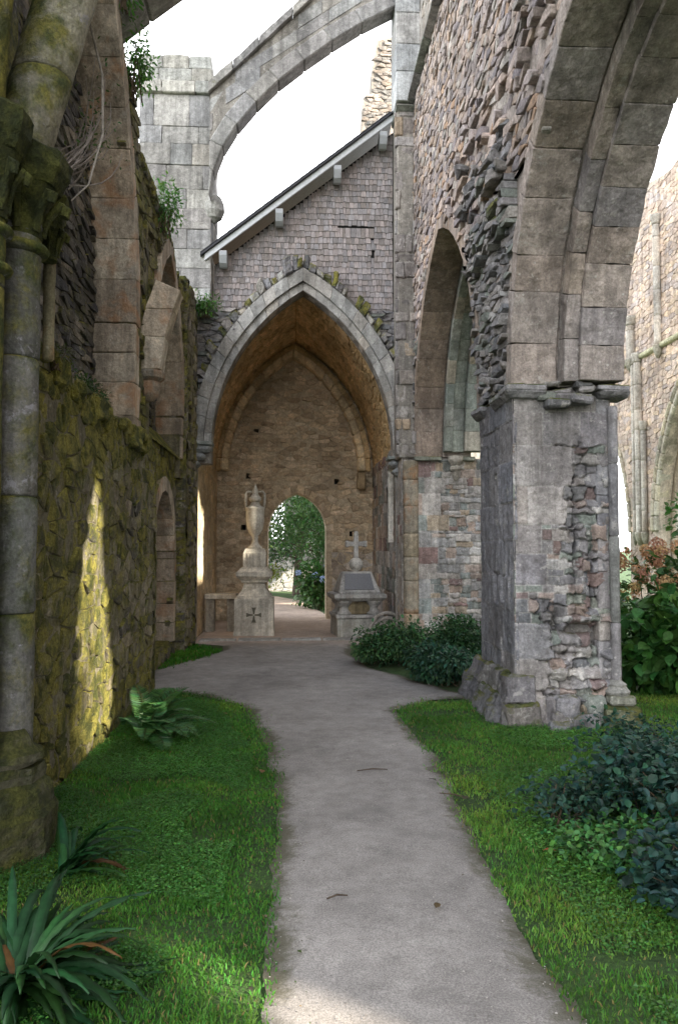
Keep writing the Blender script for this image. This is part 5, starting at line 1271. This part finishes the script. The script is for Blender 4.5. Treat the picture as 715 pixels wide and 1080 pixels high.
# shrubs
bush('low_shrub', 'rounded leafy shrub at the path bend before the tomb', 'shrub', (1.32, 10.9, 0), (.86, .72, .47), 6500, .062, (.045, .11, .04), 'gloss', 'leaf', 'low shrubs along the right of the path', 16, .25, .62, 13, .5, .5)
bush('low_shrub', 'low dark shrub between the pier foot and the path bend', 'shrub', (1.84, 9.25, 0), (.56, .72, .42), 5000, .062, (.03, .08, .045), 'gloss', 'leaf', 'low shrubs along the right of the path', 14, .25, .62, 12, .5, .5)
bush('low_shrub', 'dark shrub against the patched pier under the far arch', 'shrub', (2.25, 11.2, 0), (.6, .8, .55), 5000, .062, (.035, .09, .035), 'gloss', 'leaf', 'low shrubs along the right of the path', 14, .25, .62, 12, .5, .5)
for lab, c, r, n, l_, b_, k_ in (('dark blue green shrub spreading at the right edge of the lawn', (2.15, 4.45, 0), (.78, .85, .38), 2600, .052, (.020, .060, .042), 'broad'),
                     ('low dark bush in the bottom right corner of the lawn', (1.85, 3.45, 0), (.46, .6, .24), 1600, .058, (.018, .052, .042), 'broad'),
                     ('small sprawling dark shrub nearest the path on the right lawn', (1.58, 4.55, 0), (.42, .45, .24), 800, .042, (.020, .055, .036), 'leaf'),
                     ('brighter green leafy clump between the dark lawn shrubs', (1.70, 3.9, 0), (.5, .6, .17), 1700, .036, (.045, .14, .035), 'broad'),
                     ('thin dark shrub standing behind the others near the pier foot', (2.55, 5.7, 0), (.6, .6, .34), 1200, .048, (.024, .07, .045), 'leaf')):
    bush('dark_shrub', lab, 'shrub', c, r, n, l_, b_, 'gloss', k_, 'low shrubs on the right lawn', 22, .0, .72, 18, .15, .6, .9, .3)
bush('broad_leaf_shrub', 'big glossy broad leaved shrub just behind the pier', 'shrub', (4.3, 8.6, 0), (1.0, .9, .92), 1500, .17, (.04, .12, .025), 'gloss', 'broad', None, 22, .55, .78, 12, .45, .3)
def flowering(label, c, rad, cols, n, gname):
    t = bush('hydrangea', label, 'flowering shrub', c, rad, 1500, .12, (.045, .11, .025), 'leaf', 'broad', gname, 16, .4, .7, 10)
    P = []; D = []; C = []; Ls = []
    rng = random.Random(int(c[0] * 100))
    for i in range(n):
        a = rng.uniform(0, 2 * math.pi); q = rng.uniform(.1, .95) ** .6; h = Vector((c[0] + math.cos(a) * q * rad[0], c[1] + math.sin(a) * q * rad[1] * .9, c[2] + rad[2] * (1.22 - .35 * q ** 2) * rng.uniform(.72, 1.02))); r = rng.uniform(.06, .10); col = rng.choice(cols)
        for k in range(70):
            d = Vector((rng.gauss(0, 1), rng.gauss(0, 1), rng.gauss(0, 1) + .3)).normalized(); P.append(tuple(h + d * r * .85)); s = Vector((rng.gauss(0, 1), rng.gauss(0, 1), rng.gauss(0, 1))); D.append(tuple(s.cross(d) + d * .3)); v = rng.uniform(.75, 1.25); C.append(tuple(min(.8, x * v) for x in col)); Ls.append((r * .42, tuple(d)))
    leaf_obj('flower_heads', np.array(P), np.array(D), np.array([q[1] for q in Ls]), np.array([q[0] for q in Ls]), np.array([q[0] * .9 for q in Ls]), np.array(C), 'petal', t, 'dia')
flowering('hydrangea with faded pink and rust mophead flowers beyond the pier', (4.9, 10.4, 0), (1.3, .9, 1.38), [(.42, .22, .13), (.46, .27, .15), (.38, .20, .14), (.48, .33, .17), (.38, .27, .12)], 110, None)
flowering('dark hydrangea with pale blue flowers beyond the doorway', (.62, 20.6, 0), (.75, .8, 1.0), [(.35, .42, .62), (.3, .36, .55)], 12, None)
bush('climber', 'leafy green climber hanging on the sunny nave wall', 'climbing plant', (7.35, 13.4, 1.0), (.85, .8, 1.5), 1300, .13, (.05, .13, .025), 'leaf', 'broad', None, 12, .4, .7, 10)

# ------------------------------------------------------------------ garden beyond the doorway
def tree(label, c, h, crown, nleaf, base, ll=.12, lobes=12, group='trees beyond the doorway'):
    t = thing('garden_tree', label, 'tree', c, group); mb = MB(); rng = random.Random(int(abs(c[0] * 31 + c[1] * 7)))
    top = Vector((c[0] + rng.uniform(-.3, .3), c[1], c[2] + h * .8)); tube(mb, [c, (c[0] + .1, c[1], c[2] + h * .3), tuple(top)], [.16, .12, .04], (.07, .055, .04), 8); mb.build('trunk', 'bark', t)
    mb = MB(); P = []; ends = []
    for i in range(lobes * 2):
        s = rng.uniform(.25, .95); b = Vector(c).lerp(top, s); a = rng.uniform(0, 6.28); e = b + Vector((math.cos(a) * crown * rng.uniform(.4, 1), math.sin(a) * crown * rng.uniform(.4, 1), rng.uniform(-.2, .9))); m_ = (b + e) / 2 + Vector((0, 0, rng.uniform(-.1, .3)))
        tube(mb, [tuple(b), tuple(m_), tuple(e)], [.045, .028, .01], (.07, .055, .04), 5); ends += [e, m_.lerp(e, .5)]
    mb.build('limbs', 'bark', t)
    Ps = []
    for e in ends: Ps.append(np.array(e) + NP.normal(size=(nleaf // len(ends), 3)) * np.array([.32, .32, .24]) * crown * .55)
    P = np.concatenate(Ps); n = len(P); D = NP.normal(size=(n, 3)); D[:, 2] -= .5; U = NP.normal(size=(n, 3)) * .5 + np.array([0, 0, 1.0]); L = ll * NP.uniform(.6, 1.3, n)
    leaf_obj('crown', P, D, U, L, L * .5, greens(n, base, .4), 'leaf', t, 'leaf')
tree('tall leafy tree right behind the doorway arch', (1.15, 22.4, 0), 5.0, 1.6, 6500, (.05, .12, .03))
tree('bright yellow green tree left of the doorway beyond the urn', (-1.35, 23.5, 0), 4.0, 1.2, 2600, (.13, .17, .03))
tree('dark bushy tree closing the garden path view', (.1, 26.0, 0), 6.0, 2.0, 9000, (.04, .09, .03))
bush('garden_bush', 'mid green bush against the right doorway jamb', 'shrub', (.85, 20.8, 0), (.75, .9, 2.3), 3800, .10, (.05, .125, .03), 'leaf', 'leaf', None, 14, .4, .5, 12)
def garden_ruin():
    t = thing('garden_ruin', 'distant grey ruin wall with a tall lancet seen through the doorway', 'ruined wall', (0, 29, 0)); rng = random.Random(71); W = Arch(-.85, -.35, 4.0, .6)
    loop = [(-8, -.2), (8, -.2), (8, 8.5), (3, 9.5), (-2, 8.2), (-8, 8)]
    hole = [(-.85, 1.9), (-.85, 4.0)] + W.line()[1:-1] + [(-.35, 4.0), (-.35, 1.9)]
    mb = MB(); slab(mb, [loop, hole], MY(29, -1), -.6, 0, (.32, .30, .27, .1)); rubble(mb, MY(28.98, -1), (-3.5, 3.5, 0, 8), (.36, .2), lambda u, v: not (W.inside(u, v, .12) and v > 1.8), [(2, (.34, .32, .29)), (1, (.28, .27, .25))], (-.02, .03), .01, lambda u, v: .15, rng); mb.build('wall_face', 'arch', t)
    mb = MB(); box(mb, -.63, -.57, 28.95, 29.1, 1.9, 4.5, (.4, .38, .34, 0)); mb.build('mullion', 'arch', t)
garden_ruin()

# ------------------------------------------------------------------ vines and small litter
def vines():
    t = thing('dry_vine', 'bare dry vine stems trailing over the clustered column', 'vine', (-1.45, 4.6, 3.9)); rng = random.Random(81); mb = MB(); P = []
    for i in range(22):
        b = Vector((-1.40 + rng.uniform(-.06, .06), 4.55 + rng.uniform(-.1, .2), 3.80 + rng.uniform(-.08, .12))); e = b + Vector((rng.uniform(.05, .24), rng.uniform(.1, .7), rng.uniform(.35, .95))); m_ = (b + e) / 2 + Vector((rng.uniform(-.02, .14), rng.uniform(-.05, .1), rng.uniform(-.18, .02)))
        pts = [b.lerp(m_, k / 5).lerp(m_.lerp(e, k / 5), k / 5) + Vector((rng.uniform(-.008, .008), rng.uniform(-.008, .008), 0)) for k in range(6)]
        tube(mb, [tuple(p) for p in pts], [.006 - .0008 * k for k in range(6)], (.22, .19, .17), 5); P += [pts[k] for k in (3, 4, 5)]
    tube(mb, [(-1.42, 4.6, 5.6), (-1.30, 4.7, 5.0), (-1.18, 4.75, 4.5), (-1.16, 4.7, 4.1), (-1.22, 4.62, 3.75), (-1.30, 4.55, 3.62)], [.010, .009, .008, .007, .006, .004], (.26, .23, .2), 6)
    mb.build('stems', 'bark', t)
    Q = np.repeat(np.array([tuple(p) for p in P]), 3, axis=0); Q += NP.normal(size=Q.shape) * .05; n = len(Q); L = .03 * NP.uniform(.5, 1.2, n)
    leaf_obj('leaves', Q, NP.normal(size=(n, 3)), NP.normal(size=(n, 3)) + np.array([0, 0, 1.0]), L, L * .5, greens(n, (.06, .11, .03), .4), 'leaf', t)
def gravel():
    n = 2600; X = NP.uniform(-.2, 1.6, n); Y = 2.3 + NP.random(n) ** 1.6 * 7; k = in_poly_np(PATH, X, Y); X, Y = X[k], Y[k]; mb = MB()
    for x, y in zip(X, Y):
        r = RNG.uniform(.0015, .0042) * (1.7 if RNG.random() < .06 else 1); a = RNG.uniform(0, 6.28); z = .012; g_ = RNG.uniform(.55, 1.5); c = (.24 * g_, .22 * g_, .20 * g_)
        vs = [(x + r * RNG.uniform(.7, 1.3) * math.cos(a + q * 1.2566), y + r * RNG.uniform(.7, 1.3) * math.sin(a + q * 1.2566), z) for q in range(5)] + [(x, y, z + r * .8)]
        mb.add(vs, [(q, (q + 1) % 5, 5) for q in range(5)], c)
    tag(mb.build('gravel', 'iron'), 'loose gravel grains scattered on the path', 'gravel', kind='stuff')
gravel()
def litter():
    # crumbs of dead leaf and moss gathered along the verges
    P = []; D = []; U = []; L = []; C = []
    edge = [p for p in PATH if 2.3 < p[1] < 9]
    for i in range(900):
        e = RNG.choice(edge); x = e[0] + RNG.gauss(0, .13); y = e[1] + RNG.gauss(0, .1); a = RNG.uniform(0, 6.28)
        P.append((x, y, .016 + RNG.uniform(0, .006))); D.append((math.cos(a), math.sin(a), RNG.uniform(-.2, .3))); U.append((RNG.uniform(-.4, .4), RNG.uniform(-.4, .4), 1)); L.append(RNG.uniform(.004, .016) * (2 if RNG.random() < .05 else 1))
        C.append(RNG.choice([(.07, .05, .03), (.10, .075, .045), (.05, .045, .03), (.05, .075, .02), (.16, .12, .07), (.06, .10, .025)]))
    L = np.array(L); o = leaf_obj('leaf_litter', np.array(P), np.array(D), np.array(U), L, L * .6, np.array(C), 'leaf', None, 'dia'); tag(o, 'dark crumbs of dead leaf along the path verges', 'leaf litter', kind='stuff')
litter()
vines()
def fallen():
    rng = random.Random(91)
    spots = [(.62, 3.45, 'brown curled leaf lying nearest on the bare path', (.10, .07, .03)), (1.06, 4.9, 'dark dead leaf at the right edge of the path', (.06, .05, .03)), (.92, 5.35, 'small dark leaf near the lawn edge halfway up the path', (.05, .045, .03)), (1.36, 4.05, 'orange red fallen leaf in the right lawn', (.35, .08, .03)), (-.22, 5.55, 'brown leaf on the left grass edge', (.20, .10, .04)), (-.62, 7.5, 'tan leaf lying in the left lawn', (.25, .16, .06))]
    for x, y, lab, col in spots:
        s = rng.uniform(.05, .075); a = rng.uniform(0, 6.28)
        o = leaf_obj('fallen_leaf', [(x, y, .03)], [(math.cos(a), math.sin(a), .1)], [(.2, .1, 1)], [s], [s * .7], [col], 'leaf', None, 'leaf', False, (x, y, .02)); tag(o, lab, 'leaf', 'fallen leaves')
    for x, y, a, l, lab in ((.56, 5.6, .1, .22, 'thin dark twig lying across the middle of the path'), (.20, 3.6, .3, .10, 'short twig on the left half of the path'), (1.02, 5.0, -.6, .2, 'pale twig at the edge of the right lawn')):
        mb = MB(); d = (math.cos(a) * l / 2, math.sin(a) * l / 2); tube(mb, [(x - d[0], y - d[1], .022), (x, y + .01, .028), (x + d[0], y + d[1], .022)], [.004, .005, .003], (.07, .05, .035), 5)
        tag(mb.build('twig', 'bark', None, False, (x, y, .02)), lab, 'twig', 'twigs on the path')
fallen()
